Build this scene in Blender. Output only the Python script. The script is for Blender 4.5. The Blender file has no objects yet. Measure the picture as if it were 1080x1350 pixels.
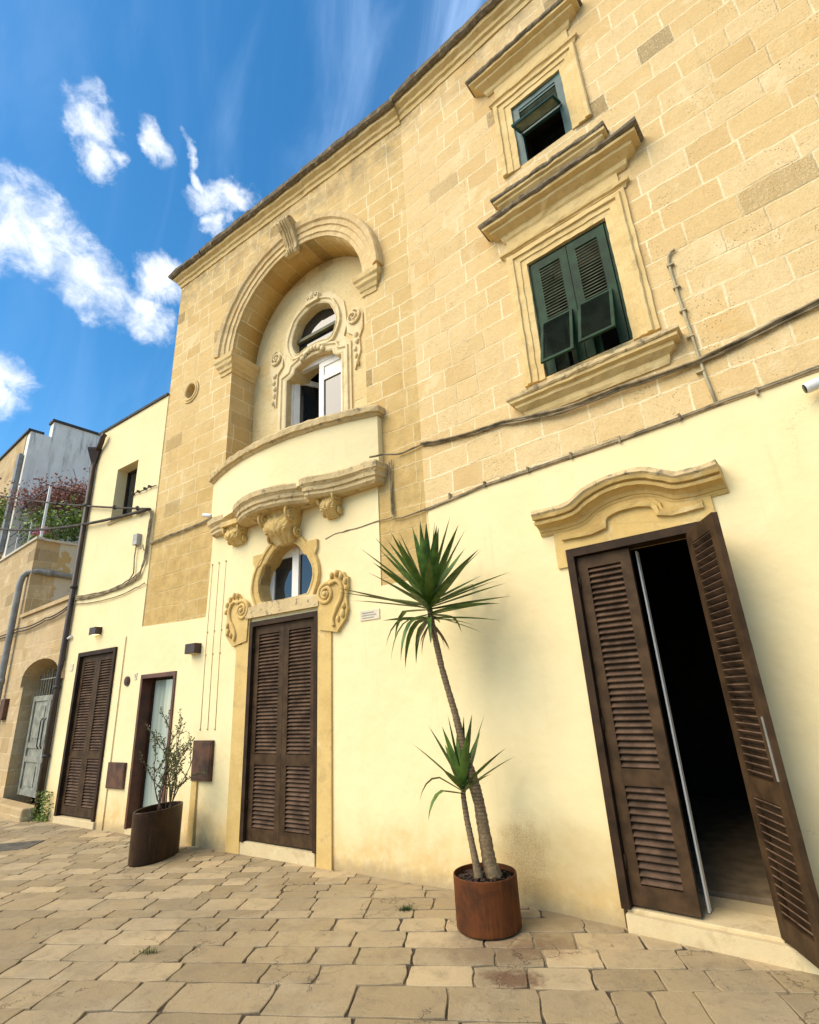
import bpy, bmesh, math, random
from mathutils import Vector, Matrix, noise
from mathutils.geometry import tessellate_polygon
random.seed(7)
S = bpy.context.scene
COL = S.collection
rad = math.radians

# ------------------------------------------------------------------ camera, sky, sun, exposure
cam = bpy.data.objects.new('camera', bpy.data.cameras.new('camera'))
COL.objects.link(cam)
cam.data.sensor_fit = 'HORIZONTAL'; cam.data.sensor_width = 36.0
cam.data.lens = 686.41 / 1080 * 36
cam.data.clip_start = 0.05; cam.data.clip_end = 3000
CM = Matrix(((0.9984668551, 0.0553528607, 0.0), (0.0183384664, -0.3307932174, -0.9435250648), (-0.0522268115, 0.9420785042, -0.33130115)))
cam.matrix_world = Matrix.Translation((0, 0, 1.6)) @ CM.to_4x4()
S.camera = cam

SUN_AZ, SUN_EL = 242.0, 44.0
sd = Vector((math.sin(rad(SUN_AZ)) * math.cos(rad(SUN_EL)), math.cos(rad(SUN_AZ)) * math.cos(rad(SUN_EL)), math.sin(rad(SUN_EL))))
sun = bpy.data.objects.new('sun', bpy.data.lights.new('sun', 'SUN'))
COL.objects.link(sun)
sun.data.energy = 3.5; sun.data.angle = rad(52); sun.data.color = (1.0, 0.85, 0.62)
sun.rotation_euler = (-sd).to_track_quat('-Z', 'Y').to_euler()

S.view_settings.view_transform = 'Standard'; S.view_settings.look = 'None'
S.view_settings.exposure = 0.50; S.view_settings.gamma = 1.0
S.render.engine = 'CYCLES'

class NB:
    """tiny node-expression helper"""
    def __init__(s, tree): s.t = tree; s.n = tree.nodes; s.l = tree.links
    def node(s, kind, **kw):
        n = s.n.new(kind)
        for k, v in kw.items(): setattr(n, k, v)
        return n
    def put(s, sock, v):
        if v is None: return
        if hasattr(v, 'is_output'): s.l.new(v, sock)
        else:
            if isinstance(v, (tuple, list)) and len(v) == 3 and sock.type == 'RGBA': v = (*v, 1)
            sock.default_value = v
    def m(s, op, a, b=None, c=None, clamp=False):
        n = s.node('ShaderNodeMath', operation=op); n.use_clamp = clamp
        s.put(n.inputs[0], a); s.put(n.inputs[1], b); s.put(n.inputs[2], c); return n.outputs[0]
    def vm(s, op, a, b=None):
        n = s.node('ShaderNodeVectorMath', operation=op); s.put(n.inputs[0], a); s.put(n.inputs[1], b)
        return n.outputs['Value'] if op in ('DOT_PRODUCT', 'LENGTH') else n.outputs[0]
    def scale(s, v, k):
        n = s.node('ShaderNodeVectorMath', operation='SCALE'); s.put(n.inputs[0], v); n.inputs['Scale'].default_value = k; return n.outputs[0]
    def xyz(s, v): n = s.node('ShaderNodeSeparateXYZ'); s.put(n.inputs[0], v); return n.outputs
    def comb(s, x, y, z): n = s.node('ShaderNodeCombineXYZ'); s.put(n.inputs[0], x); s.put(n.inputs[1], y); s.put(n.inputs[2], z); return n.outputs[0]
    def noise(s, v, sc, det=4, rough=.55, dist=0, color=False):
        n = s.node('ShaderNodeTexNoise'); s.put(n.inputs['Vector'], v); n.inputs['Scale'].default_value = sc
        n.inputs['Detail'].default_value = det; n.inputs['Roughness'].default_value = rough; n.inputs['Distortion'].default_value = dist
        return n.outputs['Color' if color else 'Fac']
    def step(s, x, a, b):
        n = s.node('ShaderNodeMapRange', interpolation_type='SMOOTHSTEP'); s.put(n.inputs[0], x); s.put(n.inputs[1], a); s.put(n.inputs[2], b); return n.outputs[0]
    def mix(s, f, a, b, bt='MIX'):
        n = s.node('ShaderNodeMix', data_type='RGBA', blend_type=bt); s.put(n.inputs[0], f); s.put(n.inputs[6], a); s.put(n.inputs[7], b); return n.outputs[2]
    def ramp(s, f, stops):
        n = s.node('ShaderNodeValToRGB'); s.put(n.inputs[0], f); e = n.color_ramp.elements
        while len(e) < len(stops): e.new(.5)
        for i, (p, c) in enumerate(stops): e[i].position = p; e[i].color = (*c, 1)
        return n.outputs[0]
    def bump(s, h, strength, dist, nrm=None):
        n = s.node('ShaderNodeBump'); s.put(n.inputs['Height'], h); n.inputs['Strength'].default_value = strength; n.inputs['Distance'].default_value = dist
        s.put(n.inputs['Normal'], nrm); return n.outputs[0]

W = bpy.data.worlds.new('World'); S.world = W; W.use_nodes = True
W.node_tree.nodes.clear(); b = NB(W.node_tree)
sky = b.node('ShaderNodeTexSky', sky_type='NISHITA'); sky.sun_disc = False
sky.sun_elevation = rad(SUN_EL); sky.sun_rotation = rad(SUN_AZ); sky.air_density = 1.0; sky.dust_density = 0.35; sky.ozone_density = 3.0
hs = b.node('ShaderNodeHueSaturation'); hs.inputs['Saturation'].default_value = 1.30; hs.inputs['Value'].default_value = 1.2; hs.inputs['Hue'].default_value = .492
b.put(hs.inputs['Color'], sky.outputs[0])
tc = b.node('ShaderNodeTexCoord'); d = b.vm('NORMALIZE', tc.outputs['Generated'])
E1 = (0.78801075, 0.61566148, 0); E2 = (0.4276744, -0.54739827, 0.7193398); EC = (-0.4428698, 0.5668475, 0.69465837)
dc = b.vm('DOT_PRODUCT', d, EC)
s_ = b.m('DIVIDE', b.vm('DOT_PRODUCT', d, E1), b.m('MAXIMUM', dc, .05)); t_ = b.m('DIVIDE', b.vm('DOT_PRODUCT', d, E2), b.m('MAXIMUM', dc, .05))
st = b.comb(s_, t_, 0.0)
wrp = b.vm('SUBTRACT', b.noise(st, 14, 5, .6, color=True), (.5, .5, .5))
st2 = b.vm('ADD', st, b.scale(wrp, .085)); sx, sy, _ = b.xyz(st2)
blobs = [(-0.083,-0.052,0.083,0.064,-0.058),(-0.005,-0.081,0.108,0.050,-0.585),(0.097,-0.117,0.047,0.038,-0.334),(0.111,-0.056,0.042,0.036,-0.713),
(-0.051,-0.026,0.035,0.034,0.580),(-0.075,-0.290,0.048,0.050,-0.352),(-0.018,0.105,0.046,0.034,-1.0),(-0.007,0.066,0.03,0.024,-0.4),(0.02,0.08,0.018,0.016,-0.8),(0.054,0.128,0.034,0.018,-0.956),
(0.109,0.138,0.033,0.009,-1.137),(0.161,0.095,0.056,0.024,0.452),(0.159,0.061,0.030,0.014,0.652),(0.126,0.105,0.022,0.011,-0.8),(-0.129,-0.083,0.062,0.085,-0.150),
(-.32,-.1,.12,.09,.3),(-.25,-.33,.15,.07,.1)]
acc = None
for (cx, cy, A, B_, th) in blobs:
    dx = b.m('SUBTRACT', sx, cx); dy = b.m('SUBTRACT', sy, cy); c, s = math.cos(th), math.sin(th)
    p = b.m('DIVIDE', b.m('ADD', b.m('MULTIPLY', dx, c), b.m('MULTIPLY', dy, s)), A * 1.25)
    q = b.m('DIVIDE', b.m('SUBTRACT', b.m('MULTIPLY', dy, c), b.m('MULTIPLY', dx, s)), B_ * 1.25)
    r2 = b.m('ADD', b.m('MULTIPLY', p, p), b.m('MULTIPLY', q, q))
    k = b.m('SUBTRACT', 1.0, b.m('SQRT', r2), clamp=True)
    acc = k if acc is None else b.m('MAXIMUM', acc, k)
str_v = b.vm('MULTIPLY', st, (1, 1.0, 1)); n1 = b.noise(str_v, 26, 9, .68, .5); n2 = b.noise(st, 60, 4, .6)
dens = b.m('ADD', b.m('MULTIPLY', b.m('POWER', acc, .7), 1.5), b.m('ADD', b.m('MULTIPLY', b.m('SUBTRACT', n1, .5), 2.1), b.m('MULTIPLY', b.m('SUBTRACT', n2, .5), .5)))
inb = b.step(acc, .0, .25)
mask = b.m('MULTIPLY', b.step(dens, .15, 1.75), inb)
mask = b.m('MULTIPLY', mask, b.step(dc, .1, .3))
# thin high cirrus, whole sky, denser towards the street's far end
dx_, dy_, dz_ = b.xyz(d)
cv = b.comb(b.m('MULTIPLY', s_, 5.5), b.m('ADD', b.m('MULTIPLY', t_, 1.3), b.m('MULTIPLY', s_, 1.6)), 0.0)
cir = b.step(b.noise(cv, 1.5, 6, .55, .8), .40, .75)
cirw = b.m('ADD', .22, b.m('MULTIPLY', b.step(s_, .02, .6), 1.0))
cmask = b.m('MULTIPLY', b.m('ADD', b.m('MULTIPLY', cir, .5), b.m('MULTIPLY', b.step(s_, .2, .9), .42)), cirw, clamp=True)
skyc = b.mix(cmask, hs.outputs[0], (3.2, 4.6, 7.0))
shade = b.noise(st, 12, 5, .6); cl = b.mix(b.step(shade, .3, .62), (4.4, 5.0, 5.9), (7.6, 7.7, 7.9))
skyc = b.mix(b.m('MULTIPLY', mask, .96), skyc, cl)
bg = b.node('ShaderNodeBackground'); bg.inputs['Strength'].default_value = 0.135; b.put(bg.inputs['Color'], skyc)
out = b.node('ShaderNodeOutputWorld'); b.l.new(bg.outputs[0], out.inputs[0])

# ------------------------------------------------------------------ frames of the street
BX, BY = 0.18644065, 5.57214677
AL, AR = rad(-33.2337), rad(-38.9069)      # directions of the two stretches of the facade
REL = AR - AL
GZ = -0.07
FX, FY = -6.67238267, 10.06620314; AF = rad(-38.5)

# ------------------------------------------------------------------ mesh helpers
ERODE = {'carved_stone': .007, 'ochre_carved_stone': .005, 'lichened_stone': .014, 'lightly_lichened_stone': .008, 'cream_carved_stone': .003, 'archivolt_stone': .006}
class MB:
    res = .07
    def __init__(s): s.v = []; s.f = []; s.sm = []
    def add(s, vs, fs, smooth=False):
        o = len(s.v); s.v += [tuple(v) for v in vs]; s.f += [tuple(i + o for i in f) for f in fs]; s.sm += [smooth] * len(fs)
    def box(s, x0, x1, y0, y1, z0, z1, M=None):
        vs = [Vector((x, y, z)) for x in (x0, x1) for y in (y0, y1) for z in (z0, z1)]
        if M: vs = [M @ v for v in vs]
        s.add(vs, [(0, 1, 3, 2), (4, 6, 7, 5), (0, 4, 5, 1), (2, 3, 7, 6), (0, 2, 6, 4), (1, 5, 7, 3)])
    def plate(s, outer, holes, y0, y1, M=None):
        """wall plate in the xz plane from y0 (front) to y1 with holes"""
        loops = [outer] + holes
        tris = tessellate_polygon([[Vector((p[0], p[1], 0)) for p in L] for L in loops])
        pts = [p for L in loops for p in L]; n = len(pts)
        vs = [Vector((p[0], y0, p[1])) for p in pts] + [Vector((p[0], y1, p[1])) for p in pts]
        fs = [tuple(t) for t in tris] + [tuple(i + n for i in reversed(t)) for t in tris]
        o = 0
        for L in loops:
            k = len(L)
            for i in range(k): a, c = o + i, o + (i + 1) % k; fs.append((a, c, c + n, a + n))
            o += k
        if M: vs = [M @ v for v in vs]
        s.add(vs, fs)
    def sweep(s, path, prof, closed=False, plane='xz', side=1, smooth=False, cap=True):
        P0 = [Vector(p) for p in path]; P = []
        m0 = len(P0)
        for i in range(m0 if closed else m0 - 1):
            a = P0[i]; c = P0[(i + 1) % m0]; q = max(1, int((c - a).length / s.res)) if s.res else 1
            P += [a + (c - a) * (j / q) for j in range(q)]
        if not closed: P.append(P0[-1])
        n = len(P); k = len(prof); rings = []
        for i in range(n):
            a = P[i - 1] if (closed or i > 0) else None; c = P[(i + 1) % n] if (closed or i < n - 1) else None
            t1 = (P[i] - a).normalized() if a is not None and (P[i] - a).length > 1e-9 else None
            t2 = (c - P[i]).normalized() if c is not None and (c - P[i]).length > 1e-9 else None
            t1 = t1 or t2; t2 = t2 or t1
            n1 = Vector((-t1.y, t1.x)) * side; n2 = Vector((-t2.y, t2.x)) * side
            m = n1 + n2
            m = n1 if m.length < 1e-6 else m.normalized(); m = m / max(.35, m.dot(n1))
            ring = []
            for (o, h) in prof:
                q = P[i] + m * o
                ring.append((q.x, -h, q.y) if plane == 'xz' else (q.x, q.y, h))
            rings.append(ring)
        fs = []
        for i in range(n if closed else n - 1):
            for j in range(k):
                a = i * k + j; b_ = i * k + (j + 1) % k; c = ((i + 1) % n) * k + (j + 1) % k; d_ = ((i + 1) % n) * k + j
                fs.append((a, b_, c, d_))
        if cap and not closed: fs += [tuple(range(k)), tuple(reversed(range((n - 1) * k, n * k)))]
        s.add([v for r in rings for v in r], fs, smooth)
    def loft(s, rings, closed=True, cap=True, smooth=False):
        k = len(rings[0]); fs = []
        for i in range(len(rings) - 1):
            for j in range(k if closed else k - 1):
                a = i * k + j; b_ = i * k + (j + 1) % k; fs.append((a, b_, b_ + k, a + k))
        if cap: fs += [tuple(reversed(range(k))), tuple(range((len(rings) - 1) * k, len(rings) * k))]
        s.add([v for r in rings for v in r], fs, smooth)
    def tube(s, pts, r, sides=8, smooth=True, cap=True):
        pts = [Vector(p) for p in pts]; rings = []; up = None
        for i, p in enumerate(pts):
            t = (pts[min(i + 1, len(pts) - 1)] - pts[max(i - 1, 0)]).normalized()
            if up is None: up = Vector((0, 0, 1)) if abs(t.z) < .9 else Vector((1, 0, 0))
            a = t.cross(up).normalized(); c = a.cross(t).normalized(); up = c
            rr = r[i] if isinstance(r, (list, tuple)) else r
            rings.append([p + (a * math.cos(2 * math.pi * j / sides) + c * math.sin(2 * math.pi * j / sides)) * rr for j in range(sides)])
        s.loft(rings, True, cap, smooth)
    def blob(s, c, r, seg=10, rings=7, M=None, jit=0):
        vs = []; 
        for i in range(rings + 1):
            th = math.pi * i / rings
            for j in range(seg):
                ph = 2 * math.pi * j / seg; q = Vector((math.sin(th) * math.cos(ph), math.sin(th) * math.sin(ph), math.cos(th)))
                k = 1 + jit * noise.noise(q * 3 + Vector(c) * 5)
                q = Vector((q.x * r[0], q.y * r[1], q.z * r[2])) * k
                if M: q = M @ q
                vs.append(Vector(c) + q)
        fs = [(i * seg + j, i * seg + (j + 1) % seg, (i + 1) * seg + (j + 1) % seg, (i + 1) * seg + j) for i in range(rings) for j in range(seg)]
        s.add(vs, fs, True)
    def build(s, name, mat, parent=None, rz=None, bevel=0, loc=None, recalc=True):
        er = ERODE.get(mat.name, 0)
        if er and name not in ('step', 'threshold'):
            def ev(v):
                q = Vector(v); a = noise.noise_vector(q * 8 + Vector((3, 7, 1))); c = noise.noise_vector(q * 23); g = max(0, noise.noise(q * 5) - .25)
                return q + a * er + c * er * .7 + c * g * er * 3
            s.v = [ev(v) for v in s.v]
        me = bpy.data.meshes.new(name); me.from_pydata([tuple(v) for v in s.v], [], s.f); me.materials.append(mat)
        me.polygons.foreach_set('use_smooth', s.sm)
        if recalc:
            bm = bmesh.new(); bm.from_mesh(me); bmesh.ops.recalc_face_normals(bm, faces=bm.faces[:]); bm.to_mesh(me); bm.free()
        o = bpy.data.objects.new(name, me); COL.objects.link(o)
        if parent: o.parent = parent
        if rz is not None: o.rotation_euler = (0, 0, rz)
        if loc is not None: o.location = loc
        if bevel:
            mo = o.modifiers.new('bevel', 'BEVEL'); mo.width = bevel; mo.segments = 2; mo.limit_method = 'ANGLE'; mo.angle_limit = rad(40)
        return o

def empty(name, loc, rz=0):
    o = bpy.data.objects.new(name, None); COL.objects.link(o); o.location = loc; o.rotation_euler = (0, 0, rz); o.empty_display_size = .2
    return o
def tag(o, label=None, cat=None, group=None, kind=None):
    if label: o['label'] = label
    if cat: o['category'] = cat
    if group: o['group'] = group
    if kind: o['kind'] = kind
    return o
def MW(frame, u, off, z):
    """world point of wall coordinates"""
    A, x, y = {'L': (AL, BX, BY), 'R': (AR, BX, BY), 'F': (AF, FX, FY)}[frame]
    return Vector((x + u * math.cos(A) + off * math.sin(A), y + u * math.sin(A) - off * math.cos(A), z))
def arc(cx, cz, r, a0, a1, n, rz=None):
    rz = rz or r
    return [(cx + r * math.cos(rad(a0 + (a1 - a0) * i / n)), cz + rz * math.sin(rad(a0 + (a1 - a0) * i / n))) for i in range(n + 1)]
def smooth_poly(pts, it=2, closed=True):
    for _ in range(it):
        q = []
        n = len(pts)
        if not closed: q.append(pts[0])
        for i in range(n if closed else n - 1):
            a, c = pts[i], pts[(i + 1) % n]
            q += [(a[0] * .75 + c[0] * .25, a[1] * .75 + c[1] * .25), (a[0] * .25 + c[0] * .75, a[1] * .25 + c[1] * .75)]
        if not closed: q.append(pts[-1])
        pts = q
    return pts

# ------------------------------------------------------------------ materials
MATS = {}
def mat(name, fn):
    if name in MATS: return MATS[name]
    m = bpy.data.materials.new(name); m.use_nodes = True; m.node_tree.nodes.clear()
    n = NB(m.node_tree); p = n.node('ShaderNodeBsdfPrincipled'); o = n.node('ShaderNodeOutputMaterial'); n.l.new(p.outputs[0], o.inputs[0])
    tc = n.node('ShaderNodeTexCoord')
    r = fn(n, tc.outputs['Object'], p)
    for k, v in r.items(): n.put(p.inputs[k], v)
    MATS[name] = m; return m

def stone_fn(tints, lowz=None, hgt=.262, wid=.43, mortar=(.82, .70, .44), mstr=.9, rough=.35, darkz=None, radial=None, seed=0.0, pit=.5, stain=.5):
    def fn(n, co, p):
        x, y, z = n.xyz(co)
        if radial:
            z = n.m('MULTIPLY', n.m('ARCTAN2', n.m('SUBTRACT', z, radial[1]), n.m('SUBTRACT', x, radial[0])), radial[2]); x = 0.0
        u = n.m('ADD', x, y)
        wob = n.noise(co, 2.3, 3); wf = n.noise(co, 28, 3)
        zz = n.m('ADD', z, n.m('ADD', n.m('MULTIPLY', n.m('SUBTRACT', wob, .5), .045), n.m('MULTIPLY', n.m('SUBTRACT', wf, .5), .014)))
        uu = n.m('ADD', u, n.m('ADD', n.m('MULTIPLY', n.m('SUBTRACT', wob, .5), .04), n.m('MULTIPLY', n.m('SUBTRACT', wf, .5), .016)))
        rz = n.m('DIVIDE', zz, hgt); row = n.m('FLOOR', rz); fr = n.m('FRACT', rz)
        vz = n.m('MULTIPLY', n.m('MINIMUM', fr, n.m('SUBTRACT', 1.0, fr)), hgt)
        w = n.m('ADD', n.m('DIVIDE', uu, wid), n.m('MULTIPLY', row, 17.37 + seed))
        vo = n.node('ShaderNodeTexVoronoi', voronoi_dimensions='1D', feature='DISTANCE_TO_EDGE'); n.put(vo.inputs['W'], w); vo.inputs['Scale'].default_value = 1; vo.inputs['Randomness'].default_value = .75
        vc = n.node('ShaderNodeTexVoronoi', voronoi_dimensions='1D', feature='F1'); n.put(vc.inputs['W'], w); vc.inputs['Scale'].default_value = 1; vc.inputs['Randomness'].default_value = .75
        ve = n.m('MULTIPLY', vo.outputs['Distance'], wid)
        dj = n.m('MINIMUM', vz, ve)
        joint = n.m('SUBTRACT', 1.0, n.step(dj, .003, .013))
        vis = n.step(n.noise(co, .9, 3), .38, .56); vis2 = n.step(n.noise(co, 9, 2), .25, .6)
        jm = n.m('MULTIPLY', joint, n.m('MULTIPLY', n.m('ADD', .35, n.m('MULTIPLY', vis, .75)), n.m('ADD', .5, n.m('MULTIPLY', vis2, .5))))
        cr, cg, cb = n.xyz(vc.outputs['Color'])
        c = n.ramp(cr, [(0, tints[0]), (.45, tints[1]), (.8, tints[2]), (1, tints[3])])
        big = n.noise(co, .55, 4, .6); med = n.noise(co, 5, 6, .65); fine = n.noise(co, 55, 5, .7)
        c = n.mix(n.m('MULTIPLY', n.step(big, .42, .6), .5), c, tints[2])
        c = n.mix(n.m('MULTIPLY', n.step(n.noise(co, 12, 7, .75), .48, .68), .38), c, n.mix(.5, tints[0], (.40, .26, .10)))
        c = n.mix(n.step(med, .30, .72), n.mix(.32, c, tints[3]), c)
        c = n.mix(n.m('MULTIPLY', n.m('SUBTRACT', fine, .38, clamp=True), 1.1), c, n.mix(.75, c, (.26, .17, .075)))
        # worn patches: pale old limewash and warm iron staining
        pw = n.m('MULTIPLY', n.step(n.noise(co, 1.7, 7, .7, .5), .56, .66), .55)
        c = n.mix(pw, c, n.mix(.6, c, (.83, .70, .44)))
        c = n.mix(n.m('MULTIPLY', n.step(n.noise(co, 1.3, 6, .68, .3), .57, .7), .40), c, (.60, .36, .11))
        c = n.mix(n.m('MULTIPLY', n.step(n.noise(co, 18, 5, .75), .55, .72), .35), c, (.47, .32, .14))
        # eroded blocks
        er = n.m('MULTIPLY', n.step(cg, .92, .99), n.step(n.noise(co, 40, 5, .8), .42, .58))
        c = n.mix(n.m('MULTIPLY', er, .2), c, (.44, .31, .14))
        grime = n.m('MULTIPLY', n.step(cb, .98, .995), n.step(n.noise(co, 60, 4, .8), .35, .6))
        c = n.mix(n.m('MULTIPLY', grime, stain * .4), c, (.46, .34, .17))
        pits = n.node('ShaderNodeTexVoronoi', feature='F1'); n.put(pits.inputs['Vector'], co); pits.inputs['Scale'].default_value = 42
        pm = n.m('MULTIPLY', n.m('SUBTRACT', 1.0, n.step(pits.outputs['Distance'], .08, .22)), n.step(n.noise(co, 2.7, 3), .5, .62))
        c = n.mix(n.m('MULTIPLY', pm, pit), c, (.22, .145, .06))
        c = n.mix(n.m('MULTIPLY', jm, mstr), c, mortar)
        # rain streaks and lichen where the stone is weathered
        sv = n.comb(n.m('MULTIPLY', u, 7.0), n.m('MULTIPLY', z, .7), 0.0)
        streak = n.m('MULTIPLY', n.step(n.noise(sv, 1.0, 5, .6), .52, .75), n.step(n.noise(co, .8, 3), .42, .65))
        c = n.mix(n.m('MULTIPLY', streak, stain * .55), c, (.27, .21, .125))
        if lowz:
            lm = n.m('SUBTRACT', 1.0, n.step(n.m('ADD', z, n.m('MULTIPLY', n.m('SUBTRACT', big, .5), 4.0)), lowz[0], lowz[1])); c = n.mix(n.m('MULTIPLY', lm, .62), c, n.mix(n.step(med, .35, .65), (.36, .235, .075), (.52, .35, .12)))
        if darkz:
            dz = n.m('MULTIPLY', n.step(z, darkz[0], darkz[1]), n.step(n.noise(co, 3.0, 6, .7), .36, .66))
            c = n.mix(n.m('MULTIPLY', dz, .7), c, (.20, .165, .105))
        h = n.m('ADD', n.m('MULTIPLY', n.m('SUBTRACT', 1.0, n.m('MULTIPLY', joint, n.m('SUBTRACT', vis2, vis))), .35), n.m('ADD', n.m('MULTIPLY', med, rough), n.m('MULTIPLY', fine, .3)))
        h = n.m('SUBTRACT', h, n.m('ADD', n.m('MULTIPLY', er, .5), n.m('MULTIPLY', pm, .6)))
        h = n.m('ADD', h, n.m('MULTIPLY', n.noise(co, 14, 5, .7), n.m('ADD', .3, n.m('MULTIPLY', cg, .5))))
        return {'Base Color': c, 'Roughness': .92, 'Specular IOR Level': .2, 'Normal': n.bump(h, 1.0, .017)}
    return fn
T1 = [(.68, .485, .225), (.71, .52, .25), (.75, .575, .31), (.62, .425, .185)]
T2 = [(.56, .36, .115), (.61, .405, .14), (.65, .455, .18), (.50, .30, .085)]
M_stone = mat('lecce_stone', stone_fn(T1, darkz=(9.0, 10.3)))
M_stone2 = mat('ochre_lecce_stone', stone_fn(T2, seed=3.1, rough=.6, pit=.8, stain=.2))
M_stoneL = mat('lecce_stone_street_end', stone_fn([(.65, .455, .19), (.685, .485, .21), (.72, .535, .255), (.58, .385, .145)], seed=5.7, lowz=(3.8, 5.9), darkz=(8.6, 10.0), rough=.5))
M_far = mat('old_rubble_stone', stone_fn([(.47, .34, .17), (.54, .40, .22), (.58, .45, .27), (.38, .25, .11)], hgt=.3, wid=.5, seed=9.2, rough=.9, stain=1.0, mstr=.4))

def carved_fn(base=(.68, .51, .24), lo=(.50, .34, .125), lichen=0., lc=(.13, .115, .085), bumpd=.01):
    def fn(n, co, p):
        a = n.noise(co, 3, 5, .65); f = n.noise(co, 45, 5, .75); g = n.noise(co, 11, 5, .7)
        c = n.mix(n.step(a, .35, .7), base, n.mix(.45, base, lo))
        c = n.mix(n.m('MULTIPLY', n.step(f, .5, .8), .6), c, lo)
        c = n.mix(n.m('MULTIPLY', n.step(n.noise(co, 5, 7, .78, .6), .52, .66), .45), c, (.36, .26, .13))
        c = n.mix(n.m('MULTIPLY', n.step(n.noise(co, 2.1, 6, .7), .55, .68), .4), c, (.80, .67, .40))
        if lichen: c = n.mix(n.m('MULTIPLY', n.step(g, .62 - lichen * .4, .72 - lichen * .15), .85), c, n.mix(n.step(f, .3, .75), lc, (.19, .155, .105)))
        return {'Base Color': c, 'Roughness': .93, 'Specular IOR Level': .2, 'Normal': n.bump(n.m('ADD', n.m('MULTIPLY', g, .8), n.m('MULTIPLY', f, .5)), .65, bumpd)}
    return fn
M_carved = mat('carved_stone', carved_fn())
M_trim = mat('ochre_carved_stone', carved_fn((.64, .455, .175), (.46, .29, .09)))
M_cream = mat('cream_carved_stone', carved_fn((.74, .62, .38), (.58, .44, .22), bumpd=.005))
M_lich = mat('lichened_stone', carved_fn((.36, .27, .155), (.20, .155, .10), lichen=1.0, lc=(.075, .065, .05), bumpd=.03))
M_lich2 = mat('lightly_lichened_stone', carved_fn((.63, .48, .25), (.42, .31, .16), lichen=.22, bumpd=.02))
M_step = mat('threshold_stone', carved_fn((.62, .50, .29), (.50, .38, .20), bumpd=.006))

def stucco_fn(base=(.81, .68, .38), low=(.72, .55, .27), splash=False, zlo=.75):
    def fn(n, co, p):
        x, y, z = n.xyz(co)
        a = n.noise(co, 1.1, 4, .6); f = n.noise(co, 180, 3, .6); g = n.noise(co, 7, 5, .6)
        c = n.mix(n.m('MULTIPLY', n.step(a, .40, .62), .55), base, n.mix(.5, base, low))
        c = n.mix(n.m('MULTIPLY', n.step(n.noise(co, .45, 5, .62), .45, .6), .35), c, n.mix(.5, base, (.80, .62, .36)))
        c = n.mix(n.m('MULTIPLY', n.m('SUBTRACT', g, .45, clamp=True), .5), c, low)
        damp = n.m('SUBTRACT', 1.0, n.step(n.m('ADD', z, n.m('MULTIPLY', n.m('SUBTRACT', n.noise(co, 2.2, 5, .6), .5), .9)), -.05, zlo))
        c = n.mix(n.m('MULTIPLY', damp, .75), c, n.mix(n.step(n.noise(co, 5, 5, .7), .35, .65), (.58, .37, .12), (.66, .50, .25)))
        foot = n.m('SUBTRACT', 1.0, n.step(n.m('ADD', z, n.m('MULTIPLY', n.m('SUBTRACT', n.noise(co, 9, 5, .7), .5), .22)), -.06, .10))
        c = n.mix(n.m('MULTIPLY', foot, .7), c, (.33, .25, .14))
        sv = n.comb(n.m('MULTIPLY', n.m('ADD', x, y), 9.0), n.m('MULTIPLY', z, .8), 0.0)
        c = n.mix(n.m('MULTIPLY', n.m('MULTIPLY', n.step(n.noise(sv, 1.0, 5, .6), .55, .75), n.step(n.noise(co, .9, 3), .45, .62)), .28), c, (.60, .45, .22))
        hv = n.node('ShaderNodeTexVoronoi', feature='DISTANCE_TO_EDGE'); n.put(hv.inputs['Vector'], n.vm('ADD', co, n.scale(n.noise(co, 3, 5, .7, color=True), .6))); hv.inputs['Scale'].default_value = .8
        hc = n.m('MULTIPLY', n.m('SUBTRACT', 1.0, n.step(hv.outputs['Distance'], .0, .004)), n.step(n.noise(co, .8, 2), .55, .62))
        c = n.mix(n.m('MULTIPLY', hc, .5), c, (.42, .32, .17))
        if splash:
            dx = n.m('DIVIDE', n.m('SUBTRACT', x, .80), .30); dz = n.m('DIVIDE', n.m('SUBTRACT', z, .28), .36)
            r = n.m('ADD', n.m('MULTIPLY', dx, dx), n.m('MULTIPLY', dz, dz))
            m = n.m('SUBTRACT', 1.0, n.step(n.m('ADD', r, n.m('MULTIPLY', n.m('SUBTRACT', g, .5), 1.2)), .0, 1.3))
            m = n.m('POWER', m, 1.4); sp = n.m('MULTIPLY', m, n.m('ADD', .30, n.m('MULTIPLY', n.step(n.noise(co, 130, 3, .8), .45, .6), .9)), clamp=True)
            c = n.mix(n.m('MULTIPLY', sp, .8), c, (.30, .17, .055))
            dx = n.m('DIVIDE', n.m('SUBTRACT', x, 1.1), .6); dz = n.m('DIVIDE', n.m('SUBTRACT', z, .25), .35)
            r = n.m('ADD', n.m('MULTIPLY', dx, dx), n.m('MULTIPLY', dz, dz))
            m = n.m('SUBTRACT', 1.0, n.step(n.m('ADD', r, n.m('MULTIPLY', n.m('SUBTRACT', g, .5), 1.2)), .0, 1.4))
            c = n.mix(n.m('MULTIPLY', m, .4), c, (.42, .30, .13))
        c = n.mix(n.m('MULTIPLY', n.step(n.noise(co, 120, 2, .5), .66, .72), .35), c, low)
        h = n.m('ADD', n.m('MULTIPLY', f, .25), n.m('ADD', n.m('MULTIPLY', g, .8), n.m('MULTIPLY', n.noise(co, 2.5, 3), 3.5)))
        return {'Base Color': c, 'Roughness': .88, 'Specular IOR Level': .25, 'Normal': n.bump(h, .5, .009)}
    return fn
M_stucco = mat('pale_yellow_stucco', stucco_fn(splash=True))
M_stuccoL = mat('cream_stucco', stucco_fn(base=(.81, .69, .39)))
M_peel = None

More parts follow.
